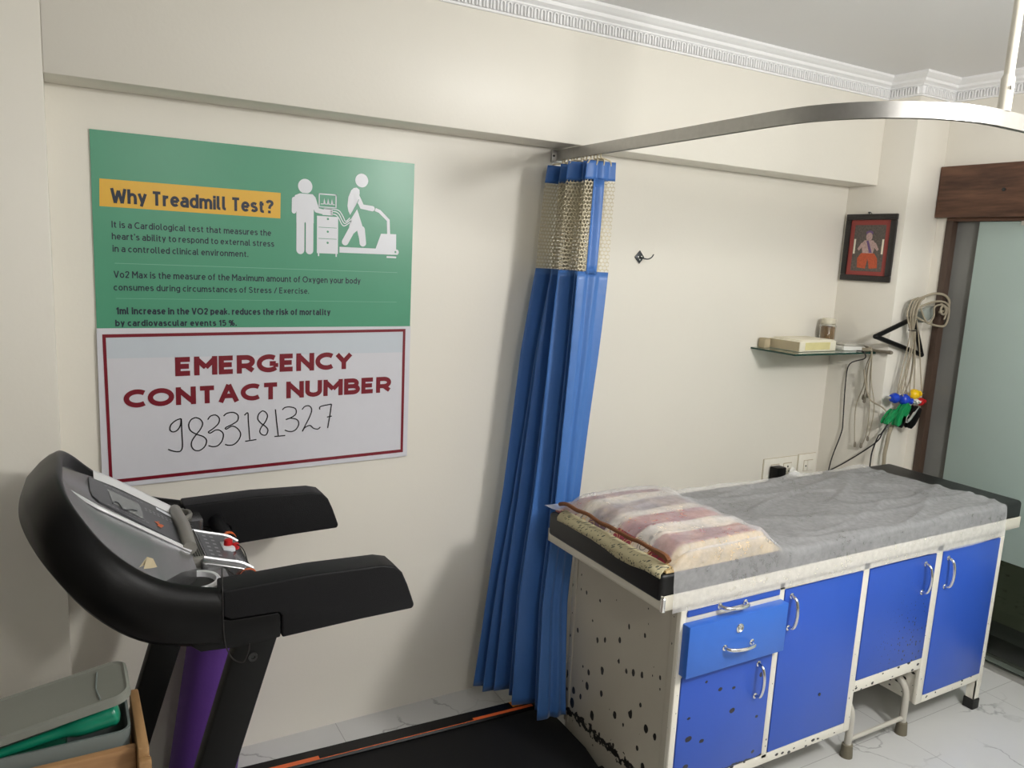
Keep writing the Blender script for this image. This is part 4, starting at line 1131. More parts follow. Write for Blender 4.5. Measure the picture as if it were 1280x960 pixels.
BX = thing('grey_storage_box', (-0.15, -1.06, 0.742), 'grey plastic box with its smoky lid propped open on the pine stand', 'box')
mb = MB()
def rrect(x0, x1, y0, y1, r, n=5):
    pts = []
    for cx, cy, a0 in ((x1 - r, y1 - r, 0), (x0 + r, y1 - r, PI / 2), (x0 + r, y0 + r, PI), (x1 - r, y0 + r, 1.5 * PI)):
        for k in range(n + 1):
            a = a0 + PI / 2 * k / n
            pts.append((cx + r * math.cos(a), cy + r * math.sin(a)))
    return pts
ro = rrect(-0.262, 0.074, -1.108, -0.990, 0.02); ri = rrect(-0.258, 0.070, -1.104, -0.994, 0.017)
bo_ = rrect(-0.258, 0.070, -1.104, -0.994, 0.018)
mb.grid([[(x, y, 0.743) for x, y in bo_], [(x, y, 0.834) for x, y in ro], [(x, y, 0.834) for x, y in ri], [(x, y, 0.752) for x, y in rrect(-0.254, 0.066, -1.100, -0.998, 0.015)]], close_u=True)
mb.add([(x, y, 0.743) for x, y in bo_], [tuple(range(len(bo_)))]); mb.add([(x, y, 0.752) for x, y in bo_], [tuple(range(len(bo_)))])
mb.build('bin', GREYBOX, BX, smooth=40)
lid = MB()
lp = rrect(-0.262, 0.080, -1.108, -0.990, 0.026)
rot = Matrix.Rotation(math.radians(-9.6), 3, 'Y') @ Matrix.Rotation(math.radians(3), 3, 'X')
piv = Vector((-0.262, -0.990, 0.8395))
def lidp(x, y, z):
    p = rot @ (Vector((x, y, z)) - Vector((-0.262, -0.990, 0.0))) + piv
    return tuple(p)
def lring(d, z): return [lidp(x, y, z) for x, y in rrect(-0.262 + d, 0.080 - d, -1.108 + d, -0.990 - d, 0.026 - d)]
lid.grid([lring(0, -0.004), lring(0, 0.008), lring(0.004, 0.011), lring(0.008, 0.0085)], close_u=True)
lid.add(lring(0, -0.004), [tuple(range(24))]); lid.add(lring(0.008, 0.0085), [tuple(range(24))])
lo_ = lid.build('lid', GREYLID, BX, smooth=40)
latch = MB(); latch.tube([lidp(0.035, -1.095, 0.0095), lidp(0.030, -1.06, 0.0095), lidp(0.034, -1.01, 0.0095)], 0.0014, 6)
latch.build('moulded_line', GREYBOX, lo_)
BR = thing('green_handled_brush', (-0.10, -1.06, 0.754), 'green plastic handled brush lying in the grey box under its lid', 'brush')
gb = MB()
pts = [(-0.24, -1.078, 0.806), (-0.16, -1.080, 0.820), (-0.08, -1.082, 0.834), (-0.03, -1.080, 0.841), (0.0, -1.078, 0.845), (0.035, -1.076, 0.851), (0.052, -1.076, 0.853), (0.059, -1.076, 0.854)]
gb.tube(pts, 0.01, 14, sub=5, radii=[lerp(0.006, 0.009, k / 14) for k in range(15)] + [0.010, 0.011, 0.013, 0.015, 0.017, 0.018, 0.019, 0.0195, 0.020, 0.0205, 0.021, 0.021, 0.021, 0.021, 0.021, 0.020, 0.018, 0.016, 0.012, 0.009, 0.005])
gb.build('handle', GREENPL, BR, smooth=50)
MB().box(-0.245, -0.02, -1.092, -1.008, 0.778, 0.800).build('head', GREENPL, BR, bevel=0.008)
MB().box(-0.24, -0.025, -1.089, -1.012, 0.754, 0.779).build('bristles', NAVYCLOTH, BR, bevel=0.003)

# ------------------------------------------------------------------ curtain rail and curtain
RZ = 2.0
rail_path = [(1.556, -0.004), (1.545, -0.30), (1.530, -0.65), (1.512, -1.02)]
cx, cy, rad = 1.512 + 0.31, -1.08, 0.31
for k in range(0, 10):
    a = PI + (PI / 2) * k / 9
    rail_path.append((cx + rad * math.cos(a), cy + rad * math.sin(a)))
rail_path += [(2.2, -1.392), (2.9, -1.394), (3.34, -1.395)]
rows = []
hw_, hh = 0.008, 0.0175
P = [Vector((x, y, RZ)) for x, y in rail_path]
for i, p in enumerate(P):
    t = (P[min(i + 1, len(P) - 1)] - P[max(i - 1, 0)]).normalized()
    s = Vector((t.y, -t.x, 0))
    rows.append([p + s * hw_ + Vector((0, 0, hh)), p - s * hw_ + Vector((0, 0, hh)), p - s * hw_ - Vector((0, 0, hh)), p - s * (hw_ - 0.003) - Vector((0, 0, hh)),
                 p - s * (hw_ - 0.003) - Vector((0, 0, hh - 0.005)), p + s * (hw_ - 0.003) - Vector((0, 0, hh - 0.005)), p + s * (hw_ - 0.003) - Vector((0, 0, hh)), p + s * hw_ - Vector((0, 0, hh))])
CR = thing('curtain_rail', (1.55, 0.0, RZ), 'curved steel curtain rail from the beam around over the couch', 'curtain rail')
mb = MB().grid(rows, close_u=True); mb.add(rows[0], [tuple(range(8))]); mb.add(rows[-1], [tuple(range(8))])
mb.build('rail', METAL, CR, smooth=40)
br_ = MB().box(1.530, 1.582, -0.012, -0.0005, 1.975, 2.018).build('wall_bracket', METAL, CR, bevel=0.002)
MB().lathe([(0.004, 0), (0.004, 0.003), (0.0, 0.004)], (1.536, -0.012, 1.997), 10, (0, -1, 0)).build('screw', DARKSLOT, br_)
rod = MB().lathe([(0.0105, 0.0), (0.0105, ZC - RZ - hh - 0.012)], (1.845, -1.391, RZ + hh + 0.004), 14)
rod.lathe([(0.014, 0.0), (0.014, 0.070), (0.0108, 0.078)], (1.845, -1.391, RZ + hh - 0.001), 14)
rod.lathe([(0.03, 0.0), (0.03, 0.006), (0.012, 0.012)], (1.845, -1.391, ZC - 0.0005), 16, (0, 0, -1))
rd = rod.build('ceiling_rod', CREAMP, CR, smooth=40)
MB().lathe([(0.005, 0), (0.005, 0.003), (0.002, 0.004)], (1.840, -1.405, RZ + 0.065), 10, (-0.3, -1, 0)).build('screw', METAL, rd)

CU = thing('hospital_curtain', (1.42, -0.24, 0.08), 'pleated blue curtain with beige net top gathered at the wall end', 'curtain')
# folds of the gathered cloth: (place along the rail 0..1, swing to the camera's left + or right -)
FOLD = [(0.0, -0.3), (0.03, 1.0), (0.10, -0.9), (0.17, 0.80), (0.25, -1.0), (0.33, 1.05), (0.42, -0.8), (0.50, 0.72), (0.57, -1.0), (0.66, 1.1), (0.74, -0.9), (0.82, 0.75), (0.89, -0.7), (0.965, 0.95), (0.99, 0.55), (0.968, 0.20), (1.0, -0.15), (0.978, -0.55), (0.99, -0.98)]
NFO = len(FOLD) - 1
def foldpt(u):
    f = min(max(u, 0), 1) * NFO; k = min(int(f), NFO - 1); t = f - k
    p0 = FOLD[max(k - 1, 0)]; p1 = FOLD[k]; p2 = FOLD[k + 1]; p3 = FOLD[min(k + 2, NFO)]
    cr = lambda a, b, c, d: 0.5 * (2 * b + (c - a) * t + (2 * a - 5 * b + 4 * c - d) * t * t + (3 * b - a - 3 * c + d) * t ** 3)
    return cr(p0[0], p1[0], p2[0], p3[0]), cr(p0[1], p1[1], p2[1], p3[1])
def cpt(u, z):
    a = (interp(z, [(0.06, 1.300), (0.40, 1.345), (0.80, 1.400), (1.30, 1.472), (1.60, 1.535), (1.96, 1.556)]), interp(z, [(0.06, -0.10), (0.8, -0.085), (1.6, -0.055), (1.96, -0.045)]))
    k = (interp(z, [(0.06, 1.380), (0.50, 1.405), (0.80, 1.455), (1.30, 1.50), (1.60, 1.522), (1.96, 1.540)]), interp(z, [(0.06, -0.47), (0.5, -0.40), (0.8, -0.352), (1.6, -0.318), (1.96, -0.305)]))
    amp = interp(z, [(0.06, 0.050), (0.8, 0.044), (1.6, 0.057), (1.88, 0.057), (1.96, 0.053)])
    tx, ty_ = k[0] - a[0], k[1] - a[1]
    s_, l_ = foldpt(u)
    s_ += 0.020 * noise.noise((u * 6, z * 1.1, 1.3)); l_ *= 1 + 0.45 * noise.noise((u * 9, z * 0.6, 4.2))
    l_ += 0.10 * noise.noise((u * 14, z * 2.5, 7.7))
    return (a[0] + tx * s_ - amp * l_, a[1] + ty_ * s_ + 0.25 * amp * l_ * 0.3, z)
def hem(u): return lerp(0.078, 0.121, sstep(0.12, 0.36, u)) + 0.005 * noise.noise((u * 6, 0, 2.0))
NU = 300
def cloth(name, z0, z1, nz, mat, u0=0.0, u1=1.0, zfun=None, push=0.0, uvs=None, thick=0.0012):
    us = [lerp(u0, u1, k / (NU if u1 - u0 > 0.5 else 40)) for k in range((NU if u1 - u0 > 0.5 else 40) + 1)]
    rows = []
    for i in range(nz + 1):
        row = []
        for u in us:
            lo = zfun(u) if zfun else z0
            p = cpt(u, lerp(lo, z1, i / nz))
            row.append((p[0] - push, p[1] - push, p[2]) if push else p)
        rows.append(row)
    mb = MB().grid(rows)
    o = mb.build(name, mat, CU, smooth=80)
    if uvs:
        me = o.data
        lay = me.uv_layers.new(name='UVMap')
        arc = [0.0]
        mid = rows[nz // 2]
        for a, b in zip(mid, mid[1:]): arc.append(arc[-1] + (Vector(b) - Vector(a)).length)
        n = len(us)
        for pl in me.polygons:
            for li in pl.loop_indices:
                vi = me.loops[li].vertex_index
                k = vi % n; z = me.vertices[vi].co.z + o['_o'][2]
                lay.data[li].uv = (arc[k] * uvs, z * uvs)
    else:
        md = o.modifiers.new('thickness', 'SOLIDIFY'); md.thickness = thick; md.offset = 0
    return o
bodyc = cloth('curtain_body', 0.08, 1.602, 60, BLUE, zfun=hem)
cloth('net_panel', 1.600, 1.900, 14, NET, uvs=82.0)
cloth('header_band', 1.898, 1.958, 6, BLUEHEAD, push=0.0008)
cloth('edge_strip', 1.595, 1.90, 10, BLUEHEAD, u0=0.80, u1=0.90, push=0.004)
for k in range(13):
    u = (k + 0.5) / 13
    x, y, z = cpt(u, 1.955)
    yr = lerp(-0.035, -0.30, u); xr = 1.5545 - 0.04 * abs(yr)
    mb = MB().tube([(x, y, 1.945), (x + (xr - x) * 0.2, y, 1.962), (xr, yr, 1.970), (xr, yr, 1.984)], 0.0026, 6, sub=4)
    mb.build('hook', HOOKP, CU)

# ------------------------------------------------------------------ wall hook
HK = thing('wall_hook', (1.96, 0.0, 1.655), 'small dark diamond-shaped wall hook right of the curtain', 'hook')
MB().prism([(1.962, 1.633), (1.985, 1.659), (1.962, 1.685), (1.939, 1.659)], 'y', -0.006, -0.0005).build('plate', IRONM, HK, bevel=0.0015)
MB().tube([(1.962, -0.005, 1.662), (1.966, -0.02, 1.655), (1.978, -0.036, 1.653), (1.992, -0.040, 1.660), (2.000, -0.042, 1.672)], 0.0024, 8, sub=4).build('prong', IRONM, HK)
mb = MB()
for dx, dz in ((-0.008, 0.0), (0.0, -0.010), (0.008, 0.002)): mb.lathe([(0.004, 0), (0.004, 0.002), (0.001, 0.003)], (1.962 + dx, -0.006, 1.659 + dz), 8, (0, -1, 0))
mb.build('screw', CHROME, HK)

# ------------------------------------------------------------------ examination couch
EC = thing('examination_couch', (2.23, -0.70, 0.0), 'cream metal examination couch with blue doors and black vinyl top', 'couch')
y0f = -0.953
cb = MB()
cb.box(1.440, 2.232, -0.940, -0.440, 0.127, 0.72)
cb.box(2.232, 2.612, -0.940, -0.440, 0.270, 0.72)
cb.box(2.612, 3.024, -0.940, -0.440, 0.122, 0.72)
cb.build('cabinet_body', EDGEC, EC, smooth=0)
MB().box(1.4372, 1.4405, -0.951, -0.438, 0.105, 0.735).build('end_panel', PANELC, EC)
for ya, yb in ((-0.953, -0.918), (-0.462, -0.438)):
    MB().box(1.4345, 1.4375, ya, yb, 0.09, 0.735).build('panel_edging', PANELC, EC, bevel=0.001)
MB().box(1.4395, 1.4445, -0.948, -0.442, 0.001, 0.127).build('kick_plate', PANELC, EC)
# face frame: posts and rails
for xa_, xb_, za_ in ((1.434, 1.457, 0.04), (1.821, 1.844, 0.147), (2.210, 2.240, 0.127), (2.604, 2.640, 0.122), (3.000, 3.026, 0.09)):
    MB().box(xa_, xb_, y0f, -0.938, za_, 0.735).build('post', FRAMEC, EC, bevel=0.002)
for xa_, xb_, za_, zb_ in ((1.457, 2.210, 0.127, 0.160), (2.240, 2.604, 0.264, 0.304), (2.640, 3.0, 0.122, 0.150), (1.457, 3.0, 0.700, 0.735), (1.457, 1.821, 0.668, 0.690), (1.457, 1.821, 0.505, 0.52)):
    MB().box(xa_, xb_, y0f, -0.938, za_, zb_).build('rail', EDGEC if za_ < 0.3 else CREAMP, EC, bevel=0.002)
# doors and drawers
def pull(mb, a, b, out=0.026):
    a, b = Vector(a), Vector(b)
    mb.tube([a, a + Vector((0, -out * 0.7, 0)) + (b - a) * 0.06, a + (b - a) * 0.25 + Vector((0, -out, 0)), a + (b - a) * 0.5 + Vector((0, -out * 1.1, 0)), a + (b - a) * 0.75 + Vector((0, -out, 0)), b + Vector((0, -out * 0.7, 0)) - (b - a) * 0.06, b], 0.0055, 10, sub=4)
    for p in (a, b): mb.lathe([(0.009, 0.0), (0.009, 0.002), (0.007, 0.003)], p, 12, (0, -1, 0))
def leaf(x0, x1, z0, z1, mat, yf=-0.955, yb=-0.938, name='door'):
    return MB().box(x0, x1, yf, yb, z0, z1).build(name, mat, EC, bevel=0.0025)
def grip(o, a, b, out=0.026):
    mb = MB(); pull(mb, a, b, out); mb.build('handle', CHROME, o, smooth=60)
o = leaf(1.458, 1.820, 0.688, 0.706, BLUEP, -0.957, name='drawer'); grip(o, (1.575, -0.957, 0.700), (1.675, -0.957, 0.694))
o = leaf(1.446, 1.832, 0.520, 0.672, BLUEDR, -0.982, -0.945, name='drawer'); grip(o, (1.583, -0.982, 0.585), (1.690, -0.982, 0.580))
MB().lathe([(0.014, 0), (0.014, 0.003), (0.011, 0.004), (0.011, 0.001), (0.006, 0.001), (0.005, 0.004), (0.0, 0.004)], (1.635, -0.982, 0.634), 18, (0, -1, 0)).build('lock', CHROME, o)
o = leaf(1.459, 1.819, 0.162, 0.512, BLUECHIP); grip(o, (1.760, -0.955, 0.482), (1.760, -0.955, 0.378)); lab(o, 'door with chipped blue paint')
o = leaf(1.846, 2.208, 0.163, 0.698, BLUEONE); grip(o, (1.873, -0.955, 0.676), (1.873, -0.955, 0.573))
MB().lathe([(0.0055, 0), (0.0055, 0.002), (0.0, 0.003)], (2.060, -0.955, 0.305), 10, (0, -1, 0)).build('dark_hole', DARKSLOT, o)
o = leaf(2.242, 2.602, 0.306, 0.697, BLUESPECK); grip(o, (2.540, -0.955, 0.670), (2.540, -0.955, 0.566)); lab(o, 'door with fine dark specks')
o = leaf(2.642, 2.998, 0.152, 0.697, BLUEONE); grip(o, (2.672, -0.955, 0.670), (2.672, -0.955, 0.564))
# top frame of angle iron
tf = MB()
X0, X1, YF, YB = 1.348, 3.080, -0.972, -0.405
tf.box(X0, X1, YF, YF + 0.004, 0.735, 0.775); tf.box(X0, X1, YB - 0.004, YB, 0.735, 0.775)
tf.box(X0, X0 + 0.004, YF, YB, 0.735, 0.775); tf.box(X1 - 0.004, X1, YF, YB, 0.735, 0.775)
tf.box(X0, X1, YF, YB, 0.733, 0.738)
tf.build('top_frame', CREAMP, EC, bevel=0.001)
MB().lathe([(0.007, 0.0), (0.007, 0.036), (0.004, 0.040)], (1.3535, -0.9675, 0.731), 10).build('corner_pin', CHROME, EC)
mt = MB().box(1.342, 3.090, -0.966, -0.410, 0.755, 0.834)
mt.build('mattress', VINYL, EC, bevel=0.014, seg=4)
# legs
for x, y in ((1.470, -0.925), (1.470, -0.465), (3.008, -0.935), (3.008, -0.455)):
    lg = MB().box(x - 0.016, x + 0.016, y - 0.016, y - 0.012, 0.03, 0.130); lg.box(x - 0.016, x - 0.012, y - 0.016, y + 0.016, 0.03, 0.130)
    lg = lg.build('leg', FRAMEC, EC)
    MB().box(x - 0.021, x + 0.021, y - 0.021, y + 0.021, 0.0, 0.042).build('foot', BLKRUB, lg, bevel=0.004)

# step stool kept in the gap under the couch
SS = thing('step_stool', (2.44, -0.75, 0.0), 'grey tubular step stool pushed under the couch between its cabinets', 'stool')
def uleg(x):
    mb = MB().tube([(x, -0.925, 0.004), (x, -0.925, 0.10), (x + 0.0, -0.922, 0.165), (x, -0.895, 0.198), (x, -0.86, 0.205), (x, -0.66, 0.205), (x, -0.625, 0.195), (x, -0.61, 0.15), (x, -0.61, 0.004)], 0.0125, 12, sub=4)
    o = mb.build('leg', GREYPAINT, SS, smooth=60)
    for y in (-0.925, -0.61):
        MB().lathe([(0.021, 0.0), (0.021, 0.006), (0.018, 0.045), (0.0135, 0.048)], (x, y, 0.0), 16).build('rubber_foot', RUBBER, o)
uleg(2.285); uleg(2.588)
MB().tube([(2.285, -0.925, 0.062), (2.588, -0.925, 0.062)], 0.008, 10).build('cross_bar', GREYPAINT, SS)
MB().tube([(2.285, -0.61, 0.062), (2.588, -0.61, 0.062)], 0.008, 10).build('cross_bar', GREYPAINT, SS)
MB().box(2.265, 2.606, -0.87, -0.64, 0.2175, 0.236).build('tread', GREYPAINT, SS, bevel=0.004)

# pillow
def pillow_h(x, y):
    fx = sstep(1.362, 1.435, x) * (1 - sstep(1.70, 1.79, x)); fy = sstep(-0.972, -0.945, y) * (1 - sstep(-0.50, -0.42, y))
    return 0.055 * (max(0, fx) ** 0.6) * (max(0, fy) ** 0.5) * (1 + 0.12 * noise.noise((x * 9, y * 9, 0.3)))
PW = thing('pillow', (1.57, -0.69, 0.835), 'thin paisley and red banded pillow under the see-through sheet', 'pillow')
rows = []
nx, ny = 46, 46
topg, botg = [], []
for i in range(nx + 1):
    x = lerp(1.358, 1.790, i / nx)
    topg.append([(x, lerp(-0.965, -0.425, k / ny), 0.8365 + 0.006 + pillow_h(x, lerp(-0.965, -0.425, k / ny))) for k in range(ny + 1)])
    botg.append([(x, lerp(-0.965, -0.425, k / ny), 0.8358) for k in range(ny + 1)])
mb = MB().grid(topg).grid(botg)
mb.grid([topg[0], botg[0]]); mb.grid([topg[-1], botg[-1]]); mb.grid([[r[0] for r in topg], [r[0] for r in botg]]); mb.grid([[r[-1] for r in topg], [r[-1] for r in botg]])
pc = mb.build('cushion', PILLOW, PW, smooth=50)
edge, rad_ = [], []
for k in range(41):
    y = lerp(-0.962, -0.435, k / 40)
    edge.append((1.366 + 0.004 * noise.noise((y * 11, 2, 0)), y, 0.856 + 0.75 * pillow_h(1.388, y) + 0.004 * noise.noise((y * 16, 5, 0))))
    rad_.append(0.0065 + 0.004 * noise.noise((y * 9, 0, 6)))
MB().tube(edge, 0.006, 8, radii=rad_).build('piping', BROWN, pc)
flap = MB()
fl = []
for i in range(9):
    y = lerp(-0.965, -0.47, i / 8)
    wv = 0.010 * noise.noise((y * 14, 0, 3))
    fl.append([(1.368, y, 0.852 + wv * 0.4), (1.352, y, 0.848 + wv), (1.341 - 0.006 * abs(math.sin(y * 19)), y, 0.834 + wv * 0.6), (1.339, y, 0.826 - 0.012 * max(0, math.sin(y * 15 + 1)))])
flap.grid(fl)
of = flap.build('end_flap', TANPRINT, pc, smooth=60)
md = of.modifiers.new('thickness', 'SOLIDIFY'); md.thickness = 0.003; md.offset = 1

# disposable sheet: over the top and down the front
def sheet():
    cols = 190; prof = []
    # profile from the back edge to the front hem, as (y, z, kind)
    for k in range(60): prof.append((lerp(-0.408, -0.962, k / 59), 0.0, 't'))
    for k in range(1, 6):
        a = PI / 2 * k / 5; prof.append((-0.962 - 0.016 * math.sin(a), -0.016 * (1 - math.cos(a)), 'c'))
    for k in range(1, 16): prof.append((-0.978, lerp(-0.016, -0.126, k / 15), 'f'))
    rows = []
    for i in range(cols + 1):
        s = i / cols
        row = []
        for (y, dz, kind) in prof:
            xl = interp(y, [(-0.99, 1.372), (-0.90, 1.384), (-0.75, 1.388), (-0.55, 1.378), (-0.46, 1.352), (-0.408, 1.325)]) + 0.006 * noise.noise((0, y * 12, 5))
            xr = interp(y, [(-0.98, 2.958), (-0.41, 2.905)])
            x = lerp(xl, xr, s)
            ph = pillow_h(x, max(y, -0.96))
            wr = 0.0
            # creases: long folds running from the pillow corner along the couch, and fine crumple
            d1 = noise.noise((x * 2.2 - y * 3.0, y * 9.0 + x * 1.2, 0.5))
            wr += 0.008 * max(0, 1 - abs(d1) * 7)
            d2 = noise.noise((x * 1.3 + 7, y * 6.5 - x * 1.6, 3.5))
            wr += 0.009 * max(0, 1 - abs(d2) * 8)
            wr += 0.0016 * noise.noise((x * 26, y * 30, 1.7)) + 0.0012 * noise.noise((x * 60, y * 60, 2.7))
            if kind == 't':
                e = 1 - sstep(1.33, 1.40, x)
                z = 0.8375 + ph + 0.0095 * (1 if ph > 0.002 or x < 1.80 else max(0, 1 - (x - 1.80) / 0.05)) + max(0, wr) + 0.0006
                if y > -0.43: z -= 0.0
                # tent from the pillow's right edge down to the mattress
                if x > 1.70: z += 0.010 * max(0, 1 - abs(x - 1.80) / 0.09) * sstep(-0.98, -0.90, y) * (1 - sstep(-0.5, -0.42, y))
                row.append((x, y, z))
            else:
                ph2 = pillow_h(x, -0.955)
                top_z = 0.8375 + ph2 + 0.0095 * max(0, min(1, 1 - (x - 1.79) / 0.05)) + 0.0006
                out = 0.0
                if kind == 'f':
                    tt = (-dz - 0.016) / 0.11
                    drop = lerp(0, top_z - 0.016 - (0.722 + 0.012 * noise.noise((x * 3.1, 0, 8.1)) - 0.006 * (x - 2.2)), tt)
                    z = top_z - 0.016 - drop
                    out = 0.004 * noise.noise((x * 10, z * 6, 4.4)) * (0.3 + tt) + 0.0025 * noise.noise((x * 40, z * 30, 2.2)) + 0.006 * max(0, 1 - abs(x - 1.80 - 0.03 * tt) / 0.012)
                    row.append((x, y - 0.0025 - abs(out) - 0.004 * tt, z))
                else:
                    row.append((x, y - 0.002, top_z + dz))
        rows.append(row)
    o = MB().grid(rows).build('disposable_sheet', SHEET, smooth=80)
    return tag(o, 'thin white see-through disposable sheet spread over the couch and pillow', 'sheet')
sheet()

# ------------------------------------------------------------------ socket plates, plugs and cables
def plate(name, x0, x1, z0, z1, label, grp=None):
    t = thing(name, ((x0 + x1) / 2, 0.0, z0), label, 'socket')
    MB().box(x0, x1, -0.009, -0.0006, z0, z1).build('cover_plate', SWITCHPL, t, bevel=0.003)
    mb = MB(); w_ = 0.0012
    mb.box(x0 - w_, x1 + w_, -0.0022, -0.0005, z0 - w_, z1 + w_)
    mb.build('painted_shadow_rim', CARDT, t, smooth=0)  # tan rim colours in the shadow line round the plate
    return t
p1 = plate('socket_plate', 2.776, 2.998, 0.640, 0.772, 'wide ivory double socket plate above the back of the couch')
def socket(t, x0, x1, z0, z1):
    fr_ = MB().box(x0 - 0.003, x1 + 0.003, -0.0096, -0.008, z0 - 0.003, z1 + 0.003).build('module_outline', CARDT, t)
    m = MB().box(x0, x1, -0.0125, -0.009, z0, z1).build('socket_module', SWITCHPL, t, bevel=0.002)
    mb = MB()
    for dx, dz, r in ((0.0, 0.014, 0.0048), (-0.011, -0.010, 0.0036), (0.011, -0.010, 0.0036)):
        mb.lathe([(r, 0), (r, 0.0008), (0, 0.0008)], ((x0 + x1) / 2 + dx, -0.0123, (z0 + z1) / 2 + dz), 10, (0, -1, 0))
    mb.build('socket_hole', DARKSLOT, m)
socket(p1, 2.822, 2.872, 0.685, 0.742); socket(p1, 2.905, 2.955, 0.685, 0.742)
p2 = plate('switch_plate', 3.008, 3.128, 0.660, 0.775, 'square ivory switch plate in the corner beside the double socket')
MB().box(3.042, 3.105, -0.0096, -0.008, 0.692, 0.746).build('module_outline', CARDT, p2)
MB().box(3.044, 3.066, -0.0125, -0.009, 0.694, 0.744).build('indicator', SWITCHPL, p2, bevel=0.002)
MB().box(3.068, 3.103, -0.0145, -0.009, 0.694, 0.744).build('rocker', SWITCHPL, p2, bevel=0.003)
MB().lathe([(0.0042, 0), (0.0042, 0.0008), (0, 0.0008)], (3.055, -0.0126, 0.718), 10, (0, -1, 0)).build('dark_dot', DARKSLOT, p2)
AD = thing('power_adapter', (2.845, -0.01, 0.65), 'black power adapter plugged into the left socket', 'plug')
MB().box(2.806, 2.866, -0.062, -0.014, 0.622, 0.742).build('casing', BLACKPL, AD, bevel=0.006)
MB().box(2.8662, 2.8685, -0.056, -0.020, 0.635, 0.732).build('side_label', PALEPRINT, AD)
PG = thing('white_plug', (2.94, -0.01, 0.66), 'white plug with black flex in the right socket', 'plug')
mb = MB().lathe([(0.022, 0.0), (0.022, 0.012), (0.016, 0.020), (0.013, 0.045), (0.010, 0.050)], (2.926, -0.029, 0.712), 18, (0.55, -0.8, -0.35))
mb.build('plug_body', WHITEPL, PG)
MB().tube([(2.945, -0.05, 0.693), (2.975, -0.085, 0.668), (2.985, -0.09, 0.655)], 0.010, 10).build('strain_relief', WHITEPL, PG)
MB().tube([(2.985, -0.09, 0.655), (3.01, -0.12, 0.63), (3.02, -0.14, 0.55), (3.0, -0.15, 0.3), (2.98, -0.15, 0.012)], 0.003, 6, sub=5).build('flex', CABLEB, PG)

# ------------------------------------------------------------------ glass corner shelf and what stands on it
GS = thing('glass_shelf', (2.88, -0.12, 1.288), 'small green-edged glass shelf in the corner above the couch', 'shelf')
MB().box(2.622, 3.1455, -0.2405, -0.0008, 1.2885, 1.2960).build('pane', SHELFG, GS)
eg = MB().box(2.6205, 3.1455, -0.2420, -0.2406, 1.2885, 1.2960); eg.box(2.6205, 2.6219, -0.2420, -0.0008, 1.2885, 1.2960)
eg.build('cut_edge', GEDGE, GS, smooth=0)
for x, y, dx, dy in ((2.70, -0.02, 0, 1), (3.128, -0.235, 1, 0)):
    MB().box(x - 0.012, x + 0.012, y - 0.012, y + 0.012, 1.280, 1.2883).build('shelf_clip', CHROME, GS, bevel=0.002)
CT = thing('white_carton', (2.82, -0.10, 1.2965), 'long yellowed white carton with a tan end lying on the glass shelf', 'box')
rc = Matrix.Rotation(math.radians(2), 3, 'Z'); ab = (2.82, -0.105, 1.32)
MB().box(2.702, 2.942, -0.190, -0.024, 1.297, 1.341, rc, ab).build('carton_body', CARDW, CT, bevel=0.003)
MB().box(2.722, 2.936, -0.184, -0.030, 1.3412, 1.3455, rc, ab).build('top_flap', CARDW, CT, bevel=0.001)
MB().box(2.735, 2.900, -0.1912, -0.1895, 1.304, 1.336, rc, ab).build('faded_print', CARDY, CT, smooth=0)
MB().box(2.7005, 2.7025, -0.186, -0.028, 1.300, 1.338, rc, ab).build('tan_end', CARDT, CT, smooth=0)
DB = thing('tan_carton', (2.675, -0.03, 1.2965), 'small dark tan carton at the left end of the glass shelf', 'box')
MB().box(2.655, 2.690, -0.046, -0.010, 1.297, 1.336).build('carton_body', CARDT, DB, bevel=0.002)
MB().box(2.6565, 2.6885, -0.0445, -0.0115, 1.3362, 1.3385).build('top_flap', CARDT, DB, bevel=0.001)
JR = thing('glass_jar', (3.045, -0.055, 1.2965), 'glass jar half full of brown powder at the back of the shelf', 'jar')
MB().lathe([(0.030, 0.0), (0.035, 0.004), (0.035, 0.100), (0.028, 0.112), (0.028, 0.118), (0.0255, 0.118), (0.0255, 0.111), (0.0320, 0.099), (0.0320, 0.006), (0.0, 0.006)], (3.045, -0.055, 1.2965), 28).build('glass_body', JARG, JR)
MB().lathe([(0.0, 0.0075), (0.0310, 0.0075), (0.0310, 0.092), (0.015, 0.096), (0.0, 0.095)], (3.045, -0.055, 1.2965), 24).build('brown_contents', JARFILL, JR)
MB().lathe([(0.0295, 0.1025), (0.0305, 0.1085), (0.0305, 0.128), (0.028, 0.131), (0.0, 0.131)], (3.045, -0.055, 1.2975), 28).build('lid', JARLID, JR)
EB = thing('ecg_cable_unit', (3.09, -0.17, 1.2965), 'flat grey and white recorder unit with hanging leads at the right end of the shelf', 'cable')
re_ = Matrix.Rotation(math.radians(-14), 3, 'Z')
MB().box(3.005, 3.120, -0.205, -0.105, 1.297, 1.316, re_).build('lower_case', WHITEPL, EB, bevel=0.004)
MB().box(3.010, 3.118, -0.200, -0.108, 1.3162, 1.328, re_).build('upper_case', GREYPAINT, EB, bevel=0.004)
cn = MB().tube([(3.118, -0.170, 1.312), (3.135, -0.205, 1.306), (3.136, -0.25, 1.302), (3.130, -0.305, 1.304), (3.122, -0.335, 1.305)], 0.008, 10, sub=3, radii=[0.010] * 5 + [0.007] * 5 + [0.009, 0.009, 0.007])
cn.build('connector', CABLEGD, EB)
XF = 3.128
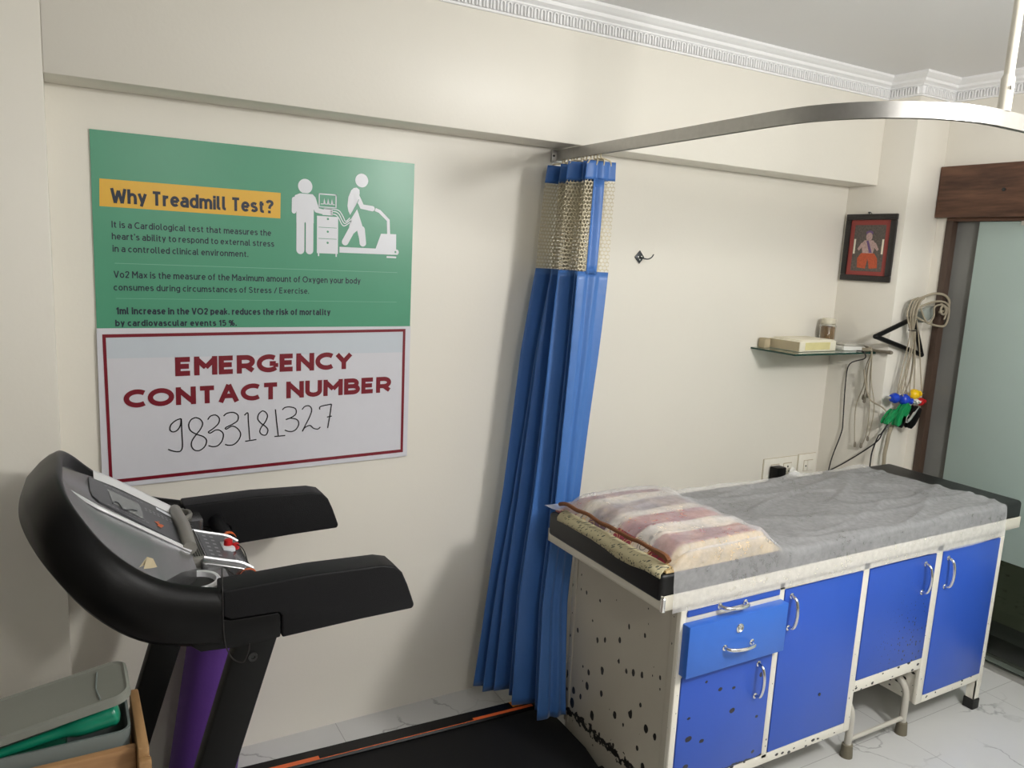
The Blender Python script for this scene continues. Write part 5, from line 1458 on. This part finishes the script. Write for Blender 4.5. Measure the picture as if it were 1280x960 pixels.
W = {'w1': [[-0.1518,1.293],[-0.1874,1.2247],[-0.1887,1.1422],[-0.1642,1.0542],[-0.1654,0.97],[-0.1814,0.8554]], 'w2': [[-0.1627,1.2898],[-0.2001,1.2083],[-0.2039,1.1448],[-0.1975,1.0791]],
     'w3': [[-0.1685,1.286],[-0.2064,1.2001],[-0.2177,1.1196],[-0.2095,1.0675]], 'w4': [[-0.1736,1.2867],[-0.2126,1.192],[-0.2265,1.0937]], 'w5': [[-0.1760,1.2860],[-0.2140,1.19],[-0.2265,1.0937],[-0.2341,1.003],[-0.2305,0.9187],[-0.2128,0.8583]],
     'w6': [[-0.178,1.290],[-0.2252,1.1758],[-0.2539,1.0804],[-0.259,1.0082],[-0.2457,0.8989]]}
for i, (k, pts) in enumerate(W.items()):
    x = XF - 0.006 * (i % 4)
    P = [(3.07, -0.19 - 0.006 * i, 1.305), (3.085, -0.246 - 0.004 * i, 1.303)]
    P = [(3.085, -0.20, 1.3005 + 0.002 * i), (3.095, -0.232, 1.3010 + 0.002 * i), (3.105, -0.2500, 1.298 + 0.002 * i)] + [(x, y - 0.026, z) for y, z in pts[1:]]
    lead = MB().tube(P, 0.0024, 6, sub=5).build('lead', CABLEG, EB)
    e = P[-1]
    MB().lathe([(0.003, 0.022), (0.005, 0.018), (0.006, 0.010), (0.006, 0.0), (0.003, -0.003)], e, 10).build('snap_end', CABLEGD, lead)
BK = MB().tube([(3.05, -0.215, 1.2995), (3.05, -0.248, 1.2990), (3.06, -0.252, 1.27)] + [(3.134, y - 0.01, z) for y, z in [[-0.114,1.223],[-0.1056,1.1281],[-0.116,0.9595],[-0.1153,0.902],[-0.0824,0.7781],[-0.0713,0.7114]]] + [(3.10, -0.09, 0.60), (3.08, -0.10, 0.3), (3.06, -0.10, 0.006)], 0.0028, 6, sub=5)
BK = BK.build('black_cable', CABLEB)
tag(BK, 'thin black cable dropping from the glass shelf down behind the couch', 'cable')

# ------------------------------------------------------------------ framed picture on the pier
PF = thing('framed_picture', (XA, -0.145, 1.602), 'small picture of an orange-robed seated figure in a black frame on the pier', 'picture')
xa, xb = XA - 0.016, XA - 0.0008
fy0, fy1, fz0, fz1 = -0.270, -0.018, 1.604, 1.900
fb = 0.026
mb = MB()
mb.box(xa, xb, fy0, fy1, fz0, fz0 + fb); mb.box(xa, xb, fy0, fy1, fz1 - fb, fz1); mb.box(xa, xb, fy0, fy0 + fb, fz0 + fb, fz1 - fb); mb.box(xa, xb, fy1 - fb, fy1, fz0 + fb, fz1 - fb)
mb.build('frame', FRAMEB, PF, bevel=0.003)
MB().box(XA - 0.008, XA - 0.002, fy0 + fb, fy1 - fb, fz0 + fb, fz1 - fb).build('mount', MATRED, PF)
def onpic(mb, poly, lift):
    return mb.add([(XA - 0.008 - lift, y, z) for y, z in poly], [tuple(range(len(poly)))])
art = onpic(MB(), [(-0.222, 1.648), (-0.066, 1.648), (-0.066, 1.852), (-0.222, 1.852)], 0.0006).build('painting', PICBG, PF, smooth=0)
cy_ = -0.144
def ell(cy0, cz, ry, rz, n=20): return [(cy0 + ry * math.cos(2 * PI * k / n), cz + rz * math.sin(2 * PI * k / n)) for k in range(n)]
mb = MB()
onpic(mb, [(-0.200, 1.664), (-0.160, 1.660), (-0.148, 1.705), (-0.140, 1.660), (-0.098, 1.664), (-0.094, 1.705), (-0.112, 1.728), (-0.178, 1.728), (-0.196, 1.705)], 0.0012)
mb.build('orange_robe', ORANGEP, art, smooth=0)
mb = MB()
onpic(mb, [(-0.170, 1.725), (-0.118, 1.725), (-0.108, 1.770), (-0.122, 1.785), (-0.166, 1.785), (-0.180, 1.770)], 0.0010)
onpic(mb, ell(cy_, 1.800, 0.016, 0.019), 0.0014)
onpic(mb, [(-0.180, 1.775), (-0.198, 1.745), (-0.190, 1.738), (-0.168, 1.762)], 0.0013); onpic(mb, [(-0.108, 1.775), (-0.090, 1.745), (-0.098, 1.738), (-0.120, 1.762)], 0.0013)
mb.build('pale_figure', SKINP, art, smooth=0)
mb = MB(); onpic(mb, [(-0.166, 1.73), (-0.152, 1.73), (-0.132, 1.782), (-0.142, 1.785)], 0.0016); onpic(mb, ell(cy_, 1.817, 0.018, 0.010), 0.0012)
mb.build('violet_sash', PURPLEP, art, smooth=0)
mb = MB()
for y in (-0.2195, -0.078): onpic(mb, [(y, 1.725), (y + 0.0095, 1.725), (y + 0.0095, 1.790), (y, 1.790)], 0.0010)
mb.build('pale_columns', CARDW, art, smooth=0)
mb = MB().lathe([(0.004, 0), (0.004, 0.006), (0.0, 0.007)], (XA - 0.008, -0.130, 1.906), 10, (-1, 0, 0))
mb.tube([(XA - 0.006, -0.142, 1.899), (XA - 0.010, -0.136, 1.908), (XA - 0.006, -0.125, 1.899)], 0.0016, 6)
mb.build('hanging_nail', IRONM, PF)

# ------------------------------------------------------------------ hanger with the coil of monitor leads on the pier's face
YL = -0.325
HG = thing('coat_hanger', (3.23, YL, 1.29), 'black triangular plastic hanger on the pier beside the glass partition', 'hanger')
mb = MB()
mb.tube([(3.012, YL, 1.376), (3.2268, YL, 1.4447)], 0.0105, 10); mb.tube([(3.2268, YL, 1.4447), (3.262, YL, 1.445), (3.3515, YL, 1.2902)], 0.0105, 10, sub=4); mb.tube([(3.3515, YL, 1.2902), (3.012, YL, 1.376)], 0.0105, 10)
for c in ((3.012, 1.376), (3.3515, 1.2902), (3.2268, 1.4447)): mb.ball((c[0], YL, c[1]), 0.0112)
mb.build('triangle_frame', BLACKPL, HG, smooth=60)
MB().tube([(3.245, YL, 1.450), (3.250, YL, 1.49), (3.268, YL + 0.004, 1.520), (3.282, YL + 0.012, 1.530), (3.285, YL + 0.018, 1.515)], 0.004, 8, sub=4).build('hook', CHROME, HG)
HP = thing('wall_hook', (3.285, -0.2995, 1.51), 'small chrome peg hook on the pier holding the hanger', 'hook')
MB().lathe([(0.016, 0.0), (0.016, 0.004), (0.012, 0.006)], (3.285, -0.2996, 1.515), 16, (0, -1, 0)).build('rose', CHROME, HP)
MB().tube([(3.285, -0.303, 1.512), (3.285, -0.318, 1.508), (3.285, -0.330, 1.520)], 0.004, 8, sub=3).build('peg', CHROME, HP)

LD = thing('ecg_leads', (3.25, -0.36, 1.0), 'bundle of grey monitor leads with coloured clips hung over the black hanger', 'cable')
bn = MB()
rng = random.Random(3)
for k in range(8):
    o_ = Vector((rng.uniform(-0.012, 0.012), rng.uniform(-0.012, 0.012), 0))
    bn.tube([Vector((3.255, -0.352, 1.545)) + o_, Vector((3.225, -0.352, 1.532)) + o_ * 1.4, Vector((3.209, -0.352, 1.50)) + o_ * 1.5, Vector((3.205, -0.352, 1.465)) + o_ * 1.4, Vector((3.216, -0.352, 1.412)) + o_ * 0.6], 0.0042, 6, sub=4)
bn.build('cable_wad', CABLEG, LD)
co = MB()
co.tube([(3.225, -0.352, 1.535), (3.262, -0.360, 1.552), (3.3066, -0.372, 1.5661), (3.352, -0.385, 1.565), (3.385, -0.392, 1.548), (3.398, -0.392, 1.520), (3.388, -0.388, 1.498), (3.352, -0.38, 1.487)], 0.0055, 8, sub=5)
co.tube([(3.2364, -0.36, 1.5055), (3.2912, -0.375, 1.5278), (3.3506, -0.385, 1.534), (3.3914, -0.392, 1.5179), (3.4018, -0.394, 1.4737), (3.3874, -0.392, 1.4291), (3.3385, -0.385, 1.4274), (3.2869, -0.372, 1.4403), (3.2156, -0.362, 1.4656), (3.2168, -0.360, 1.4873)], 0.0048, 8, sub=5, closed=True)
co.tube([(3.24, -0.365, 1.50), (3.262, -0.372, 1.46), (3.29, -0.378, 1.436), (3.31, -0.384, 1.47), (3.30, -0.388, 1.51), (3.35, -0.392, 1.52), (3.385, -0.395, 1.50), (3.37, -0.395, 1.455)], 0.004, 8, sub=5)
co.tube([(3.34, -0.39, 1.525), (3.36, -0.396, 1.512), (3.372, -0.398, 1.49), (3.355, -0.398, 1.478), (3.335, -0.396, 1.492), (3.345, -0.396, 1.515), (3.368, -0.40, 1.505)], 0.0045, 8, sub=5)
co.build('cable_coil', CABLEG, LD)
bxm = MB(); bxm.box(3.262, 3.352, -0.362, -0.334, 1.448, 1.503, Matrix.Rotation(math.radians(-16), 3, 'Y'))
bxm.build('junction_box', plain('grey_junction', srgb(150, 156, 150), 0.4), LD, bevel=0.005)
tie = MB().tube([(3.205, -0.345, 1.404), (3.232, -0.345, 1.404), (3.232, -0.366, 1.404), (3.205, -0.366, 1.404)], 0.0025, 6, closed=True).build('cable_tie', CABLEB, LD)
strands = [[[3.2057,1.4113],[3.2031,1.3448],[3.1842,1.2216],[3.1706,1.1261]], [[3.2114,1.4113],[3.2165,1.3093],[3.1994,1.2034],[3.1934,1.125]], [[3.2178,1.4078],[3.2279,1.3091],[3.2036,1.2103],[3.2337,1.1231]],
           [[3.2292,1.4077],[3.2472,1.2732],[3.2417,1.166],[3.2527,1.115]], [[3.2349,1.4077],[3.2509,1.3087],[3.2494,1.1837],[3.2179,1.1167]], [[3.2371,1.4497],[3.2778,1.3437],[3.3215,1.1991],[3.348,1.1069]],
           [[3.2178,1.4078],[3.226,1.2914],[3.1861,1.186],[3.1622,1.1122]], [[3.2235,1.4077],[3.2165,1.2562],[3.1976,1.132],[3.2072,1.1136]], [[3.228,1.41],[3.262,1.30],[3.283,1.19],[3.292,1.125]]]
for i, s in enumerate(strands):
    MB().tube([(x, -0.352 - 0.003 * (i % 4), z) for x, z in s], 0.0028, 6, sub=6).build('lead', CABLEG, LD)
def bulb(c, d, mat, label, r=0.022, name='electrode_bulb'):
    mb = MB().lathe([(0.0, -r * 0.9), (r * 0.55, -r * 0.8), (r * 0.9, -r * 0.3), (r, 0.1 * r), (r * 0.85, r * 0.7), (r * 0.5, r * 1.05), (r * 0.45, r * 1.5), (r * 0.55, r * 1.6), (0.0, r * 1.6)], c, 18, d)
    o = mb.build(name, mat, LD, smooth=60)
    lab(o, label)
    mb2 = MB().lathe([(r * 0.3, 0), (r * 0.3, r * 0.9), (0.0, r)], Vector(c) + Vector(d).normalized() * r * 1.55, 10, d).build('metal_cup', CHROME, o)
bulb((3.160, -0.352, 1.106), (-1, -0.2, 0.10), CLIPBLUE, 'blue electrode bulb', 0.0235)
bulb((3.218, -0.356, 1.098), (0.9, -0.3, -0.2), CLIPBLUE, 'blue electrode bulb', 0.0255)
bulb((3.292, -0.352, 1.117), (1, -0.1, 0.05), CLIPYEL, 'yellow electrode bulb', 0.024)
bulb((3.346, -0.352, 1.080), (0.9, -0.3, 0.12), CLIPRED, 'red electrode bulb', 0.019)
bulb((3.300, -0.358, 1.084), (-0.4, -0.9, 0.1), WHITEPL, 'white electrode bulb', 0.016)
def clamp(a, b, w_, mat, label):
    a, b = Vector(a), Vector(b); t = (b - a).normalized(); s = t.cross(Vector((0, 1, 0))).normalized()
    mb = MB()
    for off, tilt in ((0.004, 0.0), (-0.010, 0.010)):
        pts = [a + s * w_ * 0.35, a + (b - a) * 0.3 + s * w_ * 0.5, a + (b - a) * 0.75 + s * w_ * 0.42, b + s * w_ * 0.12, b - s * w_ * 0.12, a + (b - a) * 0.75 - s * w_ * 0.42, a + (b - a) * 0.3 - s * w_ * 0.5, a - s * w_ * 0.35]
        y0 = -0.352 + off
        f1 = [(p.x, y0, p.z) for p in pts]; f2 = [(p.x, y0 - 0.008 - tilt, p.z) for p in pts]
        n = len(pts)
        mb.add(f1 + f2, [tuple(range(n)), tuple(range(2 * n - 1, n - 1, -1))] + [(i, (i + 1) % n, n + (i + 1) % n, n + i) for i in range(n)])
    o = mb.build('limb_clamp', mat, LD, bevel=0.002)
    lab(o, label)
clamp((3.232, -0.352, 1.078), (3.165, -0.352, 0.985), 0.052, CLIPGREEN, 'green limb clamp')
clamp((3.150, -0.352, 1.052), (3.085, -0.352, 1.000), 0.034, CLIPGREEN, 'green limb clamp')
clamp((3.310, -0.352, 1.060), (3.262, -0.352, 0.968), 0.050, BLACKPL, 'black limb clamp')
clamp((3.208, -0.356, 1.030), (3.195, -0.356, 0.975), 0.030, BLACKPL, 'black limb clamp')
MB().tube([(3.300, -0.376, 1.062), (3.272, -0.378, 1.034), (3.245, -0.378, 1.008), (3.228, -0.376, 1.000), (3.226, -0.374, 1.022), (3.240, -0.374, 1.030)], 0.006, 8, sub=4).build('metal_jaw', CHROME, LD)
GC = MB().tube([(x, -0.338, z) for x, z in [[3.205,1.000],[3.185,0.97],[3.172,0.935],[3.166,0.89],[3.160,0.847],[3.163,0.79],[3.150,0.70]]] + [(3.145, -0.335, 0.5), (3.13, -0.33, 0.2), (3.12, -0.33, 0.01)], 0.0085, 8, sub=5)
GC.build('trunk_cable', CABLEG, LD)
YC = MB().tube([(3.10, -0.3565, 1.02), (3.12, -0.352, 1.04), (3.115, -0.33, 1.062), (3.105, -0.30, 1.075)] + [(3.105, y, z) for y, z in [[-0.270,1.089],[-0.245,1.135],[-0.222,1.215]]], 0.0035, 8, sub=5)
YC.build('jumper_cable', CABLEG, LD)
B2 = MB().tube([(3.135, -0.352, 0.992), (3.122, -0.335, 0.945), (3.118, -0.325, 0.931), (3.116, -0.306, 0.853), (3.112, -0.307, 0.777), (3.10, -0.31, 0.66), (3.10, -0.31, 0.3), (3.10, -0.31, 0.006)], 0.0032, 6, sub=5)
tag(B2.build('black_cable', CABLEB), 'black cable hanging straight down from the green clamp behind the couch', 'cable')
B3 = MB().tube([(3.15, -0.348, 0.985), (3.128, -0.338, 0.954), (3.118, -0.325, 0.91), (3.113, -0.2569, 0.841), (3.112, -0.1624, 0.760), (3.110, -0.082, 0.6996), (3.108, -0.0432, 0.6741), (3.09, -0.030, 0.64), (3.03, -0.035, 0.4), (3.00, -0.04, 0.006)], 0.0030, 6, sub=5)
tag(B3.build('black_cable', CABLEB), 'black cable slanting down from the clips towards the wall socket', 'cable')

for o in list(bpy.data.objects):
    if '_o' in o: del o['_o']
